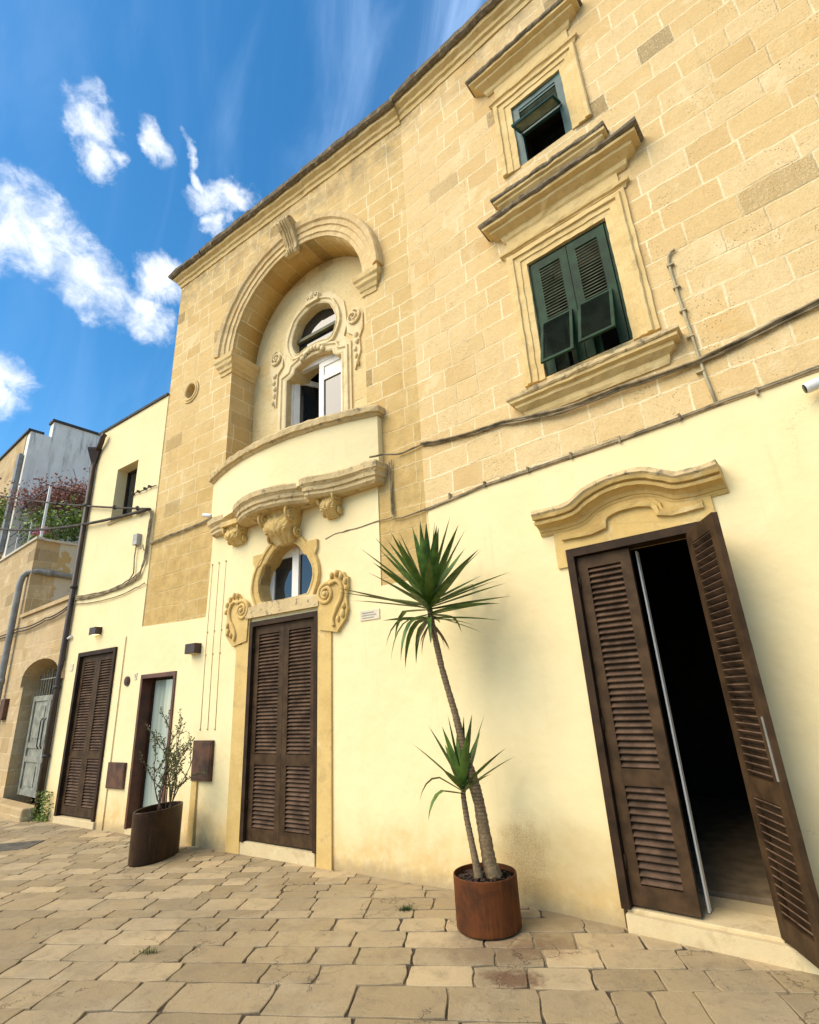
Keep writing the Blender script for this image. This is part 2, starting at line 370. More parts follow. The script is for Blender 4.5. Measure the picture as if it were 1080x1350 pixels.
def paint_fn(col, rough=.45, var=.15, bumpd=.001, spec=.4, met=0.):
    def fn(n, co, p):
        a = n.noise(co, 6, 4, .6); f = n.noise(co, 70, 3, .6)
        d_ = tuple(c * (1 - var * 2) for c in col); l_ = tuple(min(1, c * (1 + var)) for c in col)
        c = n.mix(n.step(a, .3, .7), d_, l_)
        return {'Base Color': c, 'Roughness': n.m('ADD', rough - .08, n.m('MULTIPLY', f, .2)), 'Specular IOR Level': spec, 'Metallic': met, 'Normal': n.bump(f, .25, bumpd)}
    return fn
M_brown = mat('dark_brown_paint', paint_fn((.062, .035, .016), .6, .22, spec=.15))
M_slat = mat('dusty_brown_slats', paint_fn((.115, .070, .044), .7, .25, spec=.15))
M_brown2 = mat('dark_brown_frame', paint_fn((.040, .022, .011), .6, .2, spec=.15))
M_green = mat('dark_green_shutter_paint', paint_fn((.010, .038, .016), .6, .25, spec=.2))
M_greenlt = mat('sky_lightened_green', paint_fn((.20, .22, .15), .65, .25, spec=.2))  # sky reflection on the slats put into this lighter base colour
M_teal = mat('blue_green_shutter_paint', paint_fn((.010, .075, .075), .5, .2))
M_white = mat('white_window_paint', paint_fn((.78, .75, .68), .4, .03))
M_rail = mat('white_metal_post', paint_fn((.75, .74, .70), .5, .05))
M_gate = mat('grey_green_gate_paint', paint_fn((.25, .25, .20), .65, .2))
M_iron = mat('dark_iron', paint_fn((.03, .027, .024), .6, .2))
M_pvc = mat('grey_pipe', paint_fn((.22, .22, .205), .5, .12))
M_cable = mat('weathered_cable', paint_fn((.27, .215, .13), .85, .3))
M_cabled = mat('dark_cable', paint_fn((.07, .058, .042), .8, .3))
M_cond = mat('cream_conduit', paint_fn((.42, .36, .22), .7, .12))
M_bpipe = mat('brown_downpipe', paint_fn((.045, .028, .020), .45, .2))
M_lampb = mat('brown_lamp_metal', paint_fn((.05, .03, .022), .5, .15))
M_meter = mat('brown_cabinet_metal', paint_fn((.10, .042, .018), .55, .3))
M_black = mat('black_plastic', paint_fn((.008, .008, .009), .25, .1))
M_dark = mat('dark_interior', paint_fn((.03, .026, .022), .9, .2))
M_camw = mat('white_camera_shell', paint_fn((.70, .70, .68), .35, .04))
M_floor = mat('interior_floor_tile', paint_fn((.34, .25, .15), .5, .15))
M_marble = mat('pale_marble', paint_fn((.66, .58, .42), .6, .08))
M_greyp = mat('grey_sign_letters', paint_fn((.30, .28, .23), .6, .1))
M_terr = mat('terracotta', paint_fn((.32, .10, .045), .8, .2))
def glass_fn(n, co, p):
    return {'Base Color': (.012, .016, .018, 1), 'Roughness': .03, 'IOR': 1.7, 'Specular IOR Level': .5, 'Normal': n.bump(n.noise(co, 2.5, 2), .08, .02)}
M_glass = mat('window_glass', glass_fn)
M_streetrefl = mat('street_reflection_glass', lambda n, co, p: {'Base Color': n.mix(n.step(n.noise(n.vm('MULTIPLY', co, (9, 9, .6)), 1.2, 3), .3, .7), (.30, .36, .30), (.44, .50, .43)), 'Roughness': .12, 'Specular IOR Level': .8, 'Coat Weight': .6, 'Coat Roughness': .03})  # bright street's reflection painted as the pane's pale grey-green base colour
def corten_fn(base=(.125, .036, .008), hi=(.20, .066, .015), lo=(.05, .018, .006), gloss=.7):
    def fn(n, co, p):
        a = n.noise(co, 4.5, 6, .65, .8); f = n.noise(co, 60, 5, .8)
        x, y, z = n.xyz(co)
        st_ = n.noise(n.comb(n.m('MULTIPLY', x, 22), n.m('MULTIPLY', y, 22), n.m('MULTIPLY', z, 1.5)), 1, 4, .6)
        c = n.mix(n.step(a, .3, .65), lo, base); c = n.mix(n.m('MULTIPLY', n.step(st_, .5, .75), .6), c, hi)
        c = n.mix(n.m('MULTIPLY', n.step(f, .55, .75), .4), c, hi)
        return {'Base Color': c, 'Roughness': gloss, 'Specular IOR Level': .2, 'Normal': n.bump(n.m('ADD', f, n.m('MULTIPLY', a, 2)), .3, .003)}
    return fn
M_corten = mat('rusted_corten_steel', corten_fn())
M_corten2 = mat('dark_corten_steel', corten_fn((.050, .024, .011), (.10, .045, .018), (.022, .013, .008), .38))
M_soil = mat('potting_soil', lambda n, co, p: {'Base Color': n.mix(n.step(n.noise(co, 60, 4, .8), .35, .65), (.025, .013, .008), (.11, .055, .03)), 'Roughness': 1.0, 'Normal': n.bump(n.noise(co, 50, 4, .8), 1, .03)})
def leaf_fn(a, c, sc=6, rough=.45, tr=.15):
    def fn(n, co, p):
        oi = n.noise(co, sc, 3, .6)
        return {'Base Color': n.mix(n.step(oi, .3, .7), a, c), 'Roughness': rough, 'Specular IOR Level': .4, 'Subsurface Weight': 0.0}
    return fn
M_yucca = mat('yucca_leaf', leaf_fn((.030, .075, .010), (.11, .19, .030), 9, .5))
M_leaf = mat('shrub_leaf', leaf_fn((.07, .095, .03), (.17, .19, .07), 20, .6))
M_vine = mat('russet_vine_leaf', leaf_fn((.20, .07, .06), (.42, .22, .16), 14, .7))
M_ivy = mat('bright_green_leaf', leaf_fn((.06, .13, .02), (.28, .38, .07), 9, .5))
M_moss = mat('street_weeds', leaf_fn((.03, .06, .015), (.08, .13, .03), 30, .7))
M_pink = mat('magenta_petals', leaf_fn((.45, .02, .12), (.85, .45, .55), 30, .6))
M_yel = mat('yellow_petals', leaf_fn((.65, .42, .03), (.8, .6, .05), 30, .6))
def bark_fn(n, co, p):
    x, y, z = n.xyz(co)
    r = n.m('FRACT', n.m('MULTIPLY', n.m('ADD', z, n.m('MULTIPLY', n.noise(co, 12, 2), .03)), 38))
    f = n.noise(co, 60, 4, .7); ring = n.m('MULTIPLY', n.step(r, .5, .95), n.step(z, .35, .9))
    c = n.mix(n.step(f, .35, .65), (.15, .095, .045), (.27, .19, .095)); c = n.mix(n.m('MULTIPLY', ring, .75), c, (.07, .045, .025))
    return {'Base Color': c, 'Roughness': .9, 'Normal': n.bump(n.m('SUBTRACT', f, ring), .8, .006)}
M_bark = mat('yucca_bark', bark_fn)
M_twig = mat('twig_bark', paint_fn((.10, .06, .04), .8, .2))

def slab_fn(n, co, p):
    at = n.node('ShaderNodeAttribute', attribute_name='tone'); r, g_, b_ = n.xyz(at.outputs['Color'])
    c = n.ramp(r, [(0, (.29, .215, .115)), (.4, (.335, .25, .135)), (.75, (.385, .29, .16)), (1, (.49, .37, .205))])
    big = n.noise(co, .7, 4, .6); med = n.noise(co, 6, 6, .7, .4); fine = n.noise(co, 90, 4, .75); fl = n.noise(co, 22, 5, .75)
    c = n.mix(n.m('MULTIPLY', n.step(big, .4, .65), .35), c, (.21, .18, .13))
    c = n.mix(n.m('MULTIPLY', n.step(med, .46, .70), .5), c, (.20, .155, .095))
    c = n.mix(n.m('MULTIPLY', n.step(n.noise(co, 2.2, 6, .7), .5, .66), .35), c, (.42, .34, .22))
    c = n.mix(n.m('MULTIPLY', n.step(fine, .58, .72), .5), c, (.12, .09, .055))
    c = n.mix(n.m('MULTIPLY', n.step(fl, .6, .72), .45), c, (.44, .36, .24))
    cr = n.node('ShaderNodeTexVoronoi', feature='DISTANCE_TO_EDGE'); n.put(cr.inputs['Vector'], n.vm('ADD', co, n.scale(n.noise(co, 4, 4, .7, color=True), .35))); cr.inputs['Scale'].default_value = 1.6
    ck = n.m('MULTIPLY', n.m('SUBTRACT', 1.0, n.step(cr.outputs['Distance'], .0, .012)), n.step(n.noise(co, 1.3, 3), .5, .6))
    c = n.mix(n.m('MULTIPLY', ck, .6), c, (.07, .05, .03))
    pt = n.m('MULTIPLY', n.step(n.noise(co, 35, 6, .8), .60, .66), n.step(n.noise(co, 3.2, 3), .45, .6)); c = n.mix(n.m('MULTIPLY', pt, .6), c, (.13, .10, .06))
    # brown spill in front of the planter
    for (cx, cy, rx, ry, kk) in ((.50, 3.95, .17, .13, .75), (.36, 4.02, .10, .07, .5), (.75, 4.35, .3, .2, .3), (.42, 4.4, .42, .3, .35)):
        x, y, z = n.xyz(co)
        dx = n.m('DIVIDE', n.m('SUBTRACT', x, cx), rx); dy = n.m('DIVIDE', n.m('SUBTRACT', y, cy), ry)
        q = n.m('ADD', n.m('ADD', n.m('MULTIPLY', dx, dx), n.m('MULTIPLY', dy, dy)), n.m('MULTIPLY', n.m('SUBTRACT', n.noise(co, 13, 5, .7), .5), 2.6))
        c = n.mix(n.m('MULTIPLY', n.m('SUBTRACT', 1.0, n.step(q, .1, 1.2)), kk), c, (.10, .042, .02))
    h = n.m('ADD', n.m('MULTIPLY', med, 1.2), n.m('ADD', n.m('MULTIPLY', fine, .25), n.m('SUBTRACT', n.m('MULTIPLY', fl, .8), n.m('ADD', pt, ck))))
    return {'Base Color': c, 'Roughness': n.m('ADD', .62, n.m('MULTIPLY', med, .3)), 'Specular IOR Level': .3, 'Normal': n.bump(h, .6, .008)}
M_slab = mat('worn_limestone_paving', slab_fn)
M_joint = mat('sandy_joint_dirt', lambda n, co, p: {'Base Color': n.mix(n.step(n.noise(co, 1.2, 5, .7), .42, .62), n.mix(n.noise(co, 80, 3), (.035, .025, .014), (.08, .058, .034)), n.mix(n.noise(co, 60, 3), (.26, .20, .12), (.40, .32, .2))), 'Roughness': 1.0, 'Normal': n.bump(n.noise(co, 40, 5, .8), .8, .01)})
def plaster_fn(n, co, p):
    x, y, z = n.xyz(co)
    a = n.noise(co, 1.6, 5, .65); sv = n.comb(n.m('MULTIPLY', n.m('ADD', x, y), 5), n.m('MULTIPLY', z, .6), 0.0)
    s1 = n.step(n.noise(sv, 1, 5, .65), .48, .74); top = n.step(n.m('ADD', z, n.m('MULTIPLY', a, 2.0)), 9.2, 10.6)
    c = n.mix(n.step(a, .3, .7), (.74, .68, .57), (.84, .79, .68)); c = n.mix(n.m('MULTIPLY', s1, n.m('ADD', .3, n.m('MULTIPLY', top, .6))), c, (.20, .20, .175))
    return {'Base Color': c, 'Roughness': .95, 'Normal': n.bump(n.noise(co, 20, 5, .7), .4, .01)}
M_plaster = mat('weathered_grey_plaster', plaster_fn)
def peel_fn(n, co, p):
    a = n.noise(co, 2.6, 5, .6); pe = n.step(a, .56, .59)
    c = n.mix(pe, n.mix(n.noise(co, 9, 4), (.50, .44, .33), (.62, .57, .46)), (.50, .34, .14))
    return {'Base Color': c, 'Roughness': .95, 'Normal': n.bump(n.m('ADD', n.m('MULTIPLY', pe, -.6), n.noise(co, 25, 5, .7)), .5, .015)}
M_peel = mat('peeling_limewash', peel_fn)
M_coping = mat('dark_roof_coping', paint_fn((.045, .045, .042), .7, .2))

# ------------------------------------------------------------------ ground and paving
mb = MB(); mb.add([(-90, -60, GZ - .011), (90, -60, GZ - .011), (90, 90, GZ - .011), (-90, 90, GZ - .011)], [(0, 1, 2, 3)])
tag(mb.build('ground', M_joint), kind='structure')

def paving():
    rr = random.Random(11)
    a = rad(8.0); q = Vector((math.sin(a), math.cos(a))); r = Vector((math.cos(a), -math.sin(a)))
    verts = []; faces = []; tones = []
    t = .6
    while t < 15:
        near_wall = t > 4.4
        h = rr.uniform(.20, .33) if not near_wall else rr.uniform(.16, .27)
        if t < 3.9: h = rr.uniform(.25, .38)
        s = -14 + rr.uniform(0, .5)
        while s < 5.5:
            w = rr.uniform(.22, .52) * (1.25 if s < -.6 and t < 5.5 else 1.0)
            cx = s + w / 2; cy = t + h / 2; P = r * cx + q * cy
            # keep to the street side of the buildings (a little goes under the walls)
            def off(P, A, bx, by): return (P.x - bx) * math.sin(A) - (P.y - by) * math.cos(A)
            dl = off(P, AL, BX, BY); dr = off(P, AR, BX, BY); df = off(P, AF, FX, FY)
            uL = (P.x - BX) * math.cos(AL) + (P.y - BY) * math.sin(AL)
            keep = (dr > -.3 if P.x > BX else (dl > -.3 if uL > -8.2 else df > -.6)) and P.y > .7 and P.y < 16
            if keep:
                g = .002 + rr.random() * .007
                x0, x1, y0, y1 = s + g, s + w - g, t + g, t + h - g
                ch = rr.uniform(.004, .022)
                ring = []
                def side(ax, ay, bx, by, k=4):
                    for i in range(k):
                        f = i / k; ring.append(Vector((ax + (bx - ax) * f, ay + (by - ay) * f)))
                side(x0 + ch, y0, x1 - ch, y0); side(x1, y0 + ch, x1, y1 - ch); side(x1 - ch, y1, x0 + ch, y1); side(x0, y1 - ch, x0, y0 + ch)
                zt = rr.uniform(-.003, .003); tx, ty = rr.uniform(-.005, .005), rr.uniform(-.005, .005)
                k = len(ring); o = len(verts); cc = Vector((cx, cy))
                for lev, (ins, dz) in enumerate(((0, -.035), (0, -.004), (.004, 0))):
                    for p in ring:
                        # one warp field shared by all stones: wandering joints
                        wv = Vector((noise.noise(Vector((p.x * .7, p.y * .7, 0))), noise.noise(Vector((p.x * .7, p.y * .7, 7))))) * .012
                        jt = Vector((noise.noise(Vector((p.x * 14, p.y * 14, 3))), noise.noise(Vector((p.x * 14, p.y * 14, 9))))) * .012
                        pp = p + (cc - p).normalized() * ins + wv + jt
                        Pw = r * pp.x + q * pp.y
                        z = GZ + dz + zt * .6 + (p.x - cx) * tx + (p.y - cy) * ty
                        verts.append((Pw.x, Pw.y, z))
                for lev in range(2):
                    for j in range(k): faces.append((o + lev * k + j, o + lev * k + (j + 1) % k, o + (lev + 1) * k + (j + 1) % k, o + (lev + 1) * k + j))
                faces.append(tuple(o + 2 * k + j for j in range(k)))
                tone = rr.random() ** 1.1
                if rr.random() < .05: tone = 1.0
                tones += [tone] * (3 * k)
            s += w
        t += h
    me = bpy.data.meshes.new('street_paving'); me.from_pydata(verts, [], faces); me.materials.append(M_slab)
    ca = me.color_attributes.new('tone', 'FLOAT_COLOR', 'POINT')
    for i, t_ in enumerate(tones): ca.data[i].color = (t_, t_, t_, 1)
    o = bpy.data.objects.new('street_paving', me); COL.objects.link(o); tag(o, kind='structure')
paving()

# ------------------------------------------------------------------ TOWNHOUSE
TH = empty('townhouse', (BX, BY, 0), AL)
tag(TH, 'tall honey-coloured stone townhouse with arched niche, curved balcony and baroque door surrounds', 'house')
ZT = 10.2
CU, CZ, RI = -2.26, 7.36, 1.46            # niche arch
DL0, DL1 = -2.88, -1.63                   # central door
ow_in = smooth_poly([(-2.64, 2.86), (-2.70, 2.93), (-2.76, 3.08), (-2.745, 3.22), (-2.68, 3.36), (-2.65, 3.40), (-2.60, 3.41), (-2.58, 3.45), (-2.48, 3.56), (-2.32, 3.625), (-2.15, 3.625), (-1.99, 3.55), (-1.90, 3.44), (-1.88, 3.40), (-1.83, 3.39), (-1.80, 3.34), (-1.735, 3.22), (-1.72, 3.08), (-1.78, 2.93), (-1.84, 2.86)], 1)
OC = (-4.88, 7.08)
def niche_hole():
    return [(CU - RI, 4.75), (CU + RI, 4.75)] + arc(CU, CZ, RI, 0, 180, 36)
L_outer = [(-5.60, -.3), (0.0, -.3), (0.0, ZT), (-5.60, ZT)]
door_hole = [(DL0, -.29), (DL1, -.29), (DL1, 2.64), (DL0, 2.64)]
GL0, GL1, GLT = -5.42, -4.50, 2.12
glass_hole = [(GL0, -.29), (GL1, -.29), (GL1, GLT), (GL0, GLT)]
wl = MB(); wl.plate(L_outer, [niche_hole(), door_hole, ow_in, glass_hole, arc(OC[0], OC[1], .14, 0, 345, 23)], 0, .5)
wl.build('stone_wall', M_stoneL, TH)
# right stretch
DR0, DR1, DRT = 1.57, 2.65, 2.75
W1 = (1.63, 2.50, 4.56, 6.01); W2 = (1.74, 2.385, 7.42, 8.40)
wr = MB(); wr.plate([(0, -.3), (9, -.3), (9, ZT + .05), (0, ZT + .05)], [[(DR0, -.29), (DR1, -.29), (DR1, DRT), (DR0, DRT)], [(W1[0], W1[2]), (W1[1], W1[2]), (W1[1], W1[3]), (W1[0], W1[3])], [(W2[0], W2[2]), (W2[1], W2[2]), (W2[1], W2[3]), (W2[0], W2[3])]], 0, .45)
wr.build('stone_wall', M_stone, TH, REL)
# hidden body: party walls, back, roof, floors
hb = MB(); hb.box(-5.60, -5.25, .5, 7.5, -.3, ZT); hb.box(-5.6, 8.5, 7.5, 7.8, -.3, ZT); hb.box(-5.25, 8.5, .5, 7.5, ZT - .35, ZT - .05)
hb.build('party_wall', M_stone, TH)
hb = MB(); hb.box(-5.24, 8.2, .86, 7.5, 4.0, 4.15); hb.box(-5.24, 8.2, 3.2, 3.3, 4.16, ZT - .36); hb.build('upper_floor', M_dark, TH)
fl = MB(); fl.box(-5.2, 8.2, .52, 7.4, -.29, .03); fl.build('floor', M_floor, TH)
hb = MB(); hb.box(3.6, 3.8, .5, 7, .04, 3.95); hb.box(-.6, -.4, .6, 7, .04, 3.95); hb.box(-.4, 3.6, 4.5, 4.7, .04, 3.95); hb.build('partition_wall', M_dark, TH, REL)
# niche back wall
nw_in = [(-2.86, 5.01), (-2.86, 6.70), (-2.78, 6.72), (-2.70, 6.77), (-2.67, 6.86), (-2.58, 6.89), (-2.42, 6.94), (-2.25, 6.955), (-2.08, 6.94), (-1.92, 6.89), (-1.83, 6.86), (-1.80, 6.77), (-1.72, 6.72), (-1.64, 6.70), (-1.64, 5.01)]
ov_in = smooth_poly([(-2.62, 7.12), (-2.70, 7.22), (-2.76, 7.40), (-2.72, 7.58), (-2.66, 7.70), (-2.62, 7.80), (-2.50, 7.88), (-2.25, 7.97), (-2.0, 7.88), (-1.88, 7.80), (-1.84, 7.70), (-1.78, 7.58), (-1.74, 7.40), (-1.80, 7.22), (-1.88, 7.12), (-2.05, 7.17), (-2.25, 7.19), (-2.45, 7.17)], 1)
nb = MB(); nb.plate([(-4.4, 4.4), (-.2, 4.4), (-.2, 9.3), (-4.4, 9.3)], [nw_in, ov_in], .5, .85); nb.build('niche_back_wall', mat('smooth_cream_stone', stone_fn([(.72, .56, .28), (.74, .59, .31), (.76, .62, .34), (.70, .53, .25)], mstr=.2, seed=12.2, rough=.3, pit=.2, stain=.3)), TH)
# stucco render on the lower walls (a thin coat proud of the stone)
st = MB(); st.plate([(-5.60, -.3), (0, -.3), (0, 2.80), (-.66, 2.80), (-.66, 4.2), (-3.87, 4.2), (-3.90, 2.84), (-4.6, 2.855), (-5.60, 2.89)], [door_hole, ow_in, glass_hole], -.014, 0)
st.build('stucco_render', M_stuccoL, TH)
tl = [(.04, 3.57), (.8, 3.60), (2.0, 3.60), (3.0, 3.635), (9, 3.75)]
st = MB(); st.plate([(0, -.3), (9, -.3)] + list(reversed(tl)) + [(.04, 2.80), (0, 2.80)], [[(DR0, -.29), (DR1, -.29), (DR1, DRT), (DR0, DRT)]], -.014, 0)
st.build('stucco_render', M_stucco, TH, REL)
# roof cornice, both stretches
prof_b = [(-.05, 9.86), (.02, 9.86), (.03, 9.93), (.06, 9.95), (.07, 10.0), (.13, 10.04), (.14, 10.09), (-.05, 10.09)]
prof_t = [(-.05, 10.09), (.17, 10.09), (.21, 10.12), (.22, 10.19), (.19, 10.215), (-.05, 10.24)]
def jag(x0, x1, n, s=1, seed=1):
    r = random.Random(seed); return [(x0 + (x1 - x0) * i / n, r.uniform(-.006, .006) if 0 < i < n else 0) for i in range(n + 1)]
co = MB(); co.sweep([(-5.60, .6)] + jag(-5.60, 0.0, 30), prof_b, plane='xy', side=-1); c1 = co.build('roof_cornice', M_carved, TH)
co = MB(); co.sweep([(-5.60, .6)] + jag(-5.60, -4.72, 12, seed=3), [(a_, z_ - .03 if z_ > 10.15 else z_) for a_, z_ in prof_t], plane='xy', side=-1); co.sweep(jag(-4.70, 0.0, 50, seed=4), prof_t, plane='xy', side=-1); co.build('coping', M_lich, c1)
co = MB(); up = lambda pr, d_: [(a_, z_ + d_) for a_, z_ in pr]
co.sweep(jag(-.02, 9, 40, seed=5), up(prof_b, .06), plane='xy', side=-1); c2 = co.build('roof_cornice', M_carved, TH, REL)
co = MB(); co.sweep(jag(-.02, 9, 80, seed=6), up(prof_t, .06), plane='xy', side=-1); co.build('coping', M_lich, c2)

# archivolt ring + keystone + imposts
arcp = arc(CU, CZ, RI, 180, 0, 48)
av = MB(); av.sweep(arcp, [(0, -.05), (0, .02), (.06, .03), (.07, .05), (.16, .05), (.17, .075), (.24, .085), (.26, .12), (.34, .14), (.36, .11), (.38, -.05)], side=1, smooth=False)
av.build('archivolt', mat('archivolt_stone', stone_fn(T1, hgt=.19, wid=3.0, seed=4.4, radial=(CU, CZ, RI + .2), rough=.6, stain=1.0, mstr=.35)), TH)
key = MB()
for k in range(12):  # scrolled keystone, seen from the side as a bracket
    pass
prof = [(.0, -.16), (.07, -.16), (.10, -.10), (.07, -.03), (.08, .06), (.13, .16), (.18, .28), (.25, .37), (.30, .44), (.28, .52), (.20, .545), (.0, .55)]
rings = []
for w_ in (-.13, -.12, .12, .13):
    kk = .92 if abs(w_) > .125 else 1
    rings.append([(CU + w_, -o * kk, CZ + RI - .02 + z * kk * .86) for o, z in prof])
key.loft(rings)
for sgn in (-.132, .132):
    sp = [(.205 + .085 * (1 - i / 26) * math.cos(i * .55), .37 + .085 * (1 - i / 26) * math.sin(i * .55)) for i in range(24)]
    key.tube([(CU + sgn, -a_, CZ + RI + z) for a_, z in sp], .012, 5)
for dx in (-.05, 0, .05): key.tube([(CU + dx, -(o + .006), CZ + RI - .02 + z * .86) for o, z in prof[1:10]], .014, 5)
key.build('keystone', M_lich2, TH)
def impost(xo, xi, name='impost'):
    m = MB(); z0 = 7.0
    pr = [(-.02, z0), (.02, z0), (.025, z0 + .06), (.045, z0 + .075), (.055, z0 + .13), (.085, z0 + .17), (.09, z0 + .22), (.115, z0 + .25), (.12, z0 + .33), (-.02, z0 + .34)]
    if xo < xi: m.sweep([(xo, .2), (xo, 0), (xi, 0), (xi, .498)], pr, plane='xy', side=-1)
    else: m.sweep([(xi, .498), (xi, 0), (xo, 0), (xo, .2)], pr, plane='xy', side=-1)
    m.build(name, M_carved, TH)
impost(CU - RI - .26, CU - RI); impost(CU + RI + .22, CU + RI)
m = MB(); m.sweep(arc(CU, CZ, RI, 180, 0, 48), [(-.006, .0), (-.006, -.499), (.01, -.499), (.01, .0)], side=1, smooth=True); m.build('arch_soffit', mat('arch_soffit_stone', stone_fn(T2, hgt=.26, wid=.9, seed=2.2, radial=(CU, CZ, RI), rough=.5, stain=.2, mstr=.8)), TH)

# oculus ring
oc = MB(); oc.sweep(arc(OC[0], OC[1], .145, 0, 350, 35), [(0, -.03), (0, .02), (.02, .035), (.05, .035), (.06, .02), (.09, .022), (.10, -.03)], closed=True, side=-1)
o_ = oc.build('oculus', M_carved, TH); oc = MB(); oc.plate(arc(OC[0], OC[1], .15, 0, 345, 23), [], .28, .30); oc.build('pane', M_iron, o_)

# ---- balcony: curved parapet, rim, moulded slab, consoles
def bplan(u, d=.35): t = (u + 2.17) / 1.80; return -(d * max(0, 1 - t * t) + .02)
pu = [-3.93 + (3.36) * i / 44 for i in range(45)]
par = [(u, bplan(u)) for u in pu]
def loft_plan(mb_, path, levels, back=.25, jitter=0):
    rings = []
    P = [Vector(p) for p in path]; n = len(P)
    for (z, o) in levels:
        ring = []
        for i, p in enumerate(P):
            t = (P[min(i + 1, n - 1)] - P[max(i - 1, 0)]).normalized(); nn = Vector((t.y, -t.x))
            if i in (0, n - 1):
                nn = Vector((-.7 if i == 0 else .7, -.7)) if n > 3 else nn
            q = p + nn * o; j = jitter * noise.noise(Vector((q.x * 9, q.y * 9, z * 9)))
            ring.append((q.x, q.y - j, z + j * .6))
        ring.append((P[-1].x + o * .7, back, z)); ring.append((P[0].x - o * .7, back, z)); rings.append(ring)
    mb_.loft(rings)
bal = empty('balcony', (0, 0, 0)); bal.parent = TH
m = MB(); loft_plan(m, par, [(4.22, 0), (4.95, 0)], back=.02); m.build('parapet', M_stuccoL, bal)
m = MB(); loft_plan(m, par, [(4.95, .01), (4.965, .035), (4.985, .04), (4.99, .075), (5.06, .085), (5.085, .07), (5.09, .03)], jitter=.012, back=.02); m.build('rim', M_lich2, bal)
sl = [(-3.86, -.02), (-3.82, -.10), (-3.60, -.15), (-3.42, -.15), (-3.26, -.10), (-3.10, -.12), (-3.08, -.20)]
sl += [(u, -(.20 + .25 * (1 - ((u + 2.35) / .76) ** 2))) for u in [-3.02 + 1.34 * i / 16 for i in range(17)]]
sl += [(-1.64, -.26), (-1.60, -.35), (-1.52, -.34), (-1.32, -.27), (-1.08, -.215), (-.86, -.20), (-.68, -.20), (-.56, -.19), (-.53, -.02)]
m = MB(); loft_plan(m, sl, [(4.03, -.05), (4.06, -.015), (4.10, -.015), (4.115, .01), (4.16, .012), (4.19, .04), (4.20, .055), (4.27, .062), (4.29, .045), (4.31, .0)], jitter=.006, back=.02)
m.build('moulded_slab', M_lich2, bal)
def console(u, w, d, z1, z0, seed, mat_=M_trim):
    """acanthus bracket: S profile, carved lobes, side scrolls"""
    m = MB(); N, K = 46, 45; hh = z1 - z0; rings = []
    for i in range(N + 1):
        t = i / N; z = z0 + hh * t
        o = d * (.30 + .55 * t + .20 * math.sin(t * math.pi * 2 - .9)) if t > .04 else d * .15
        row = []
        ww = w * (.62 + .38 * min(1, t * 1.4)) / 2
        for j in range(K + 1):
            s = -1 + 2 * j / K
            lf_ = abs(math.sin((abs(s) * 1.9 - t * 3.4) * math.pi)); vein = max(0, 1 - abs(s) * 9)
            lobes = .034 * lf_ ** .6 * (.35 + .65 * min(1, abs(s) * 3)) + .045 * math.cos(s * math.pi / 2) + .022 * vein + .016 * abs(math.sin(s * 7.5 * math.pi)) * (1 - lf_)
            lobes += .018 * noise.noise(Vector((s * 3 + seed, t * 6, seed)))
            row.append((u + s * ww, -(o + lobes * (.9 if abs(s) < .97 else 0)), z))
        row = [(u - ww, .04, z)] + row + [(u + ww, .04, z)]
        rings.append(row)
    m.loft(rings, True, True, True)
    m.box(u - w * .54, u + w * .54, -(d + .035), .03, z1 - .02, z1 + .055)
    for sg in (-1, 1):
        for (zc, oc_, R_) in ((z1 - .27 * hh, d * .66, .27 * hh), (z0 + .24 * hh, d * .28, .15 * hh)):
            sp = [(oc_ + R_ * (1 - i / 24) * math.cos(1.2 - i * .5), zc + R_ * (1 - i / 24) * math.sin(1.2 - i * .5)) for i in range(22)]
            m.tube([(u + sg * w * .47, -a_, z) for a_, z in sp], .017, 6)
    for s in (-.55, 0, .55):   # curling leaf tips on the face
        for tt in (.35, .72):
            z = z0 + hh * tt; o = d * (.30 + .55 * tt + .20 * math.sin(tt * 6.28 - .9))
            sp = [(.040 * (1 - i / 18) * math.cos(i * .6 + (2 if s > 0 else 0)), .045 * (1 - i / 18) * math.sin(i * .6)) for i in range(16)]
            m.tube([(u + s * w * .55 + a_, -(o + .035 + .012 * math.sin(i)), z + b_) for i, (a_, b_) in enumerate(sp)], .011, 5)
    m.build('console', mat_, bal)
console(-2.21, .54, .31, 4.08, 3.60, 1.3); console(-3.22, .34, .20, 4.08, 3.80, 5.2); console(-1.36, .27, .20, 4.10, 3.78, 8.1)

# ---- niche window surround
def ring_mould(mb_, pts, w, h, o0=0., side=1, closed=True):
    mb_.sweep(pts, [(0, o0 - .03), (0, o0 + h * .55), (w * .18, o0 + h * .75), (w * .3, o0 + h * .55), (w * .62, o0 + h * .6), (w * .7, o0 + h), (w * .92, o0 + h), (w, o0 + h * .5), (w, o0 - .03)], closed=closed, side=side)
m = MB(); ring_mould(m, ov_in, .12, .07, -.5, side=-1 if sum((a[0] * c[1] - c[0] * a[1]) for a, c in zip(ov_in, ov_in[1:] + ov_in[:1])) > 0 else 1)
ring_mould(m, nw_in, .15, .06, -.5, side=1, closed=False)
hf = [(.80, 5.0), (.80, 6.86), (.66, 7.02), (.72, 7.22), (.70, 7.5), (.66, 7.72), (.50, 7.92), (.40, 8.05), (.22, 8.12)]
m.plate([(-2.25 + a_, z_) for a_, z_ in hf] + [(-2.25 - a_, z_) for a_, z_ in reversed(hf)], [nw_in[:1] + nw_in[1:-1] + nw_in[-1:], ov_in], .472, .503)
m.build('niche_window_surround', M_cream, TH)
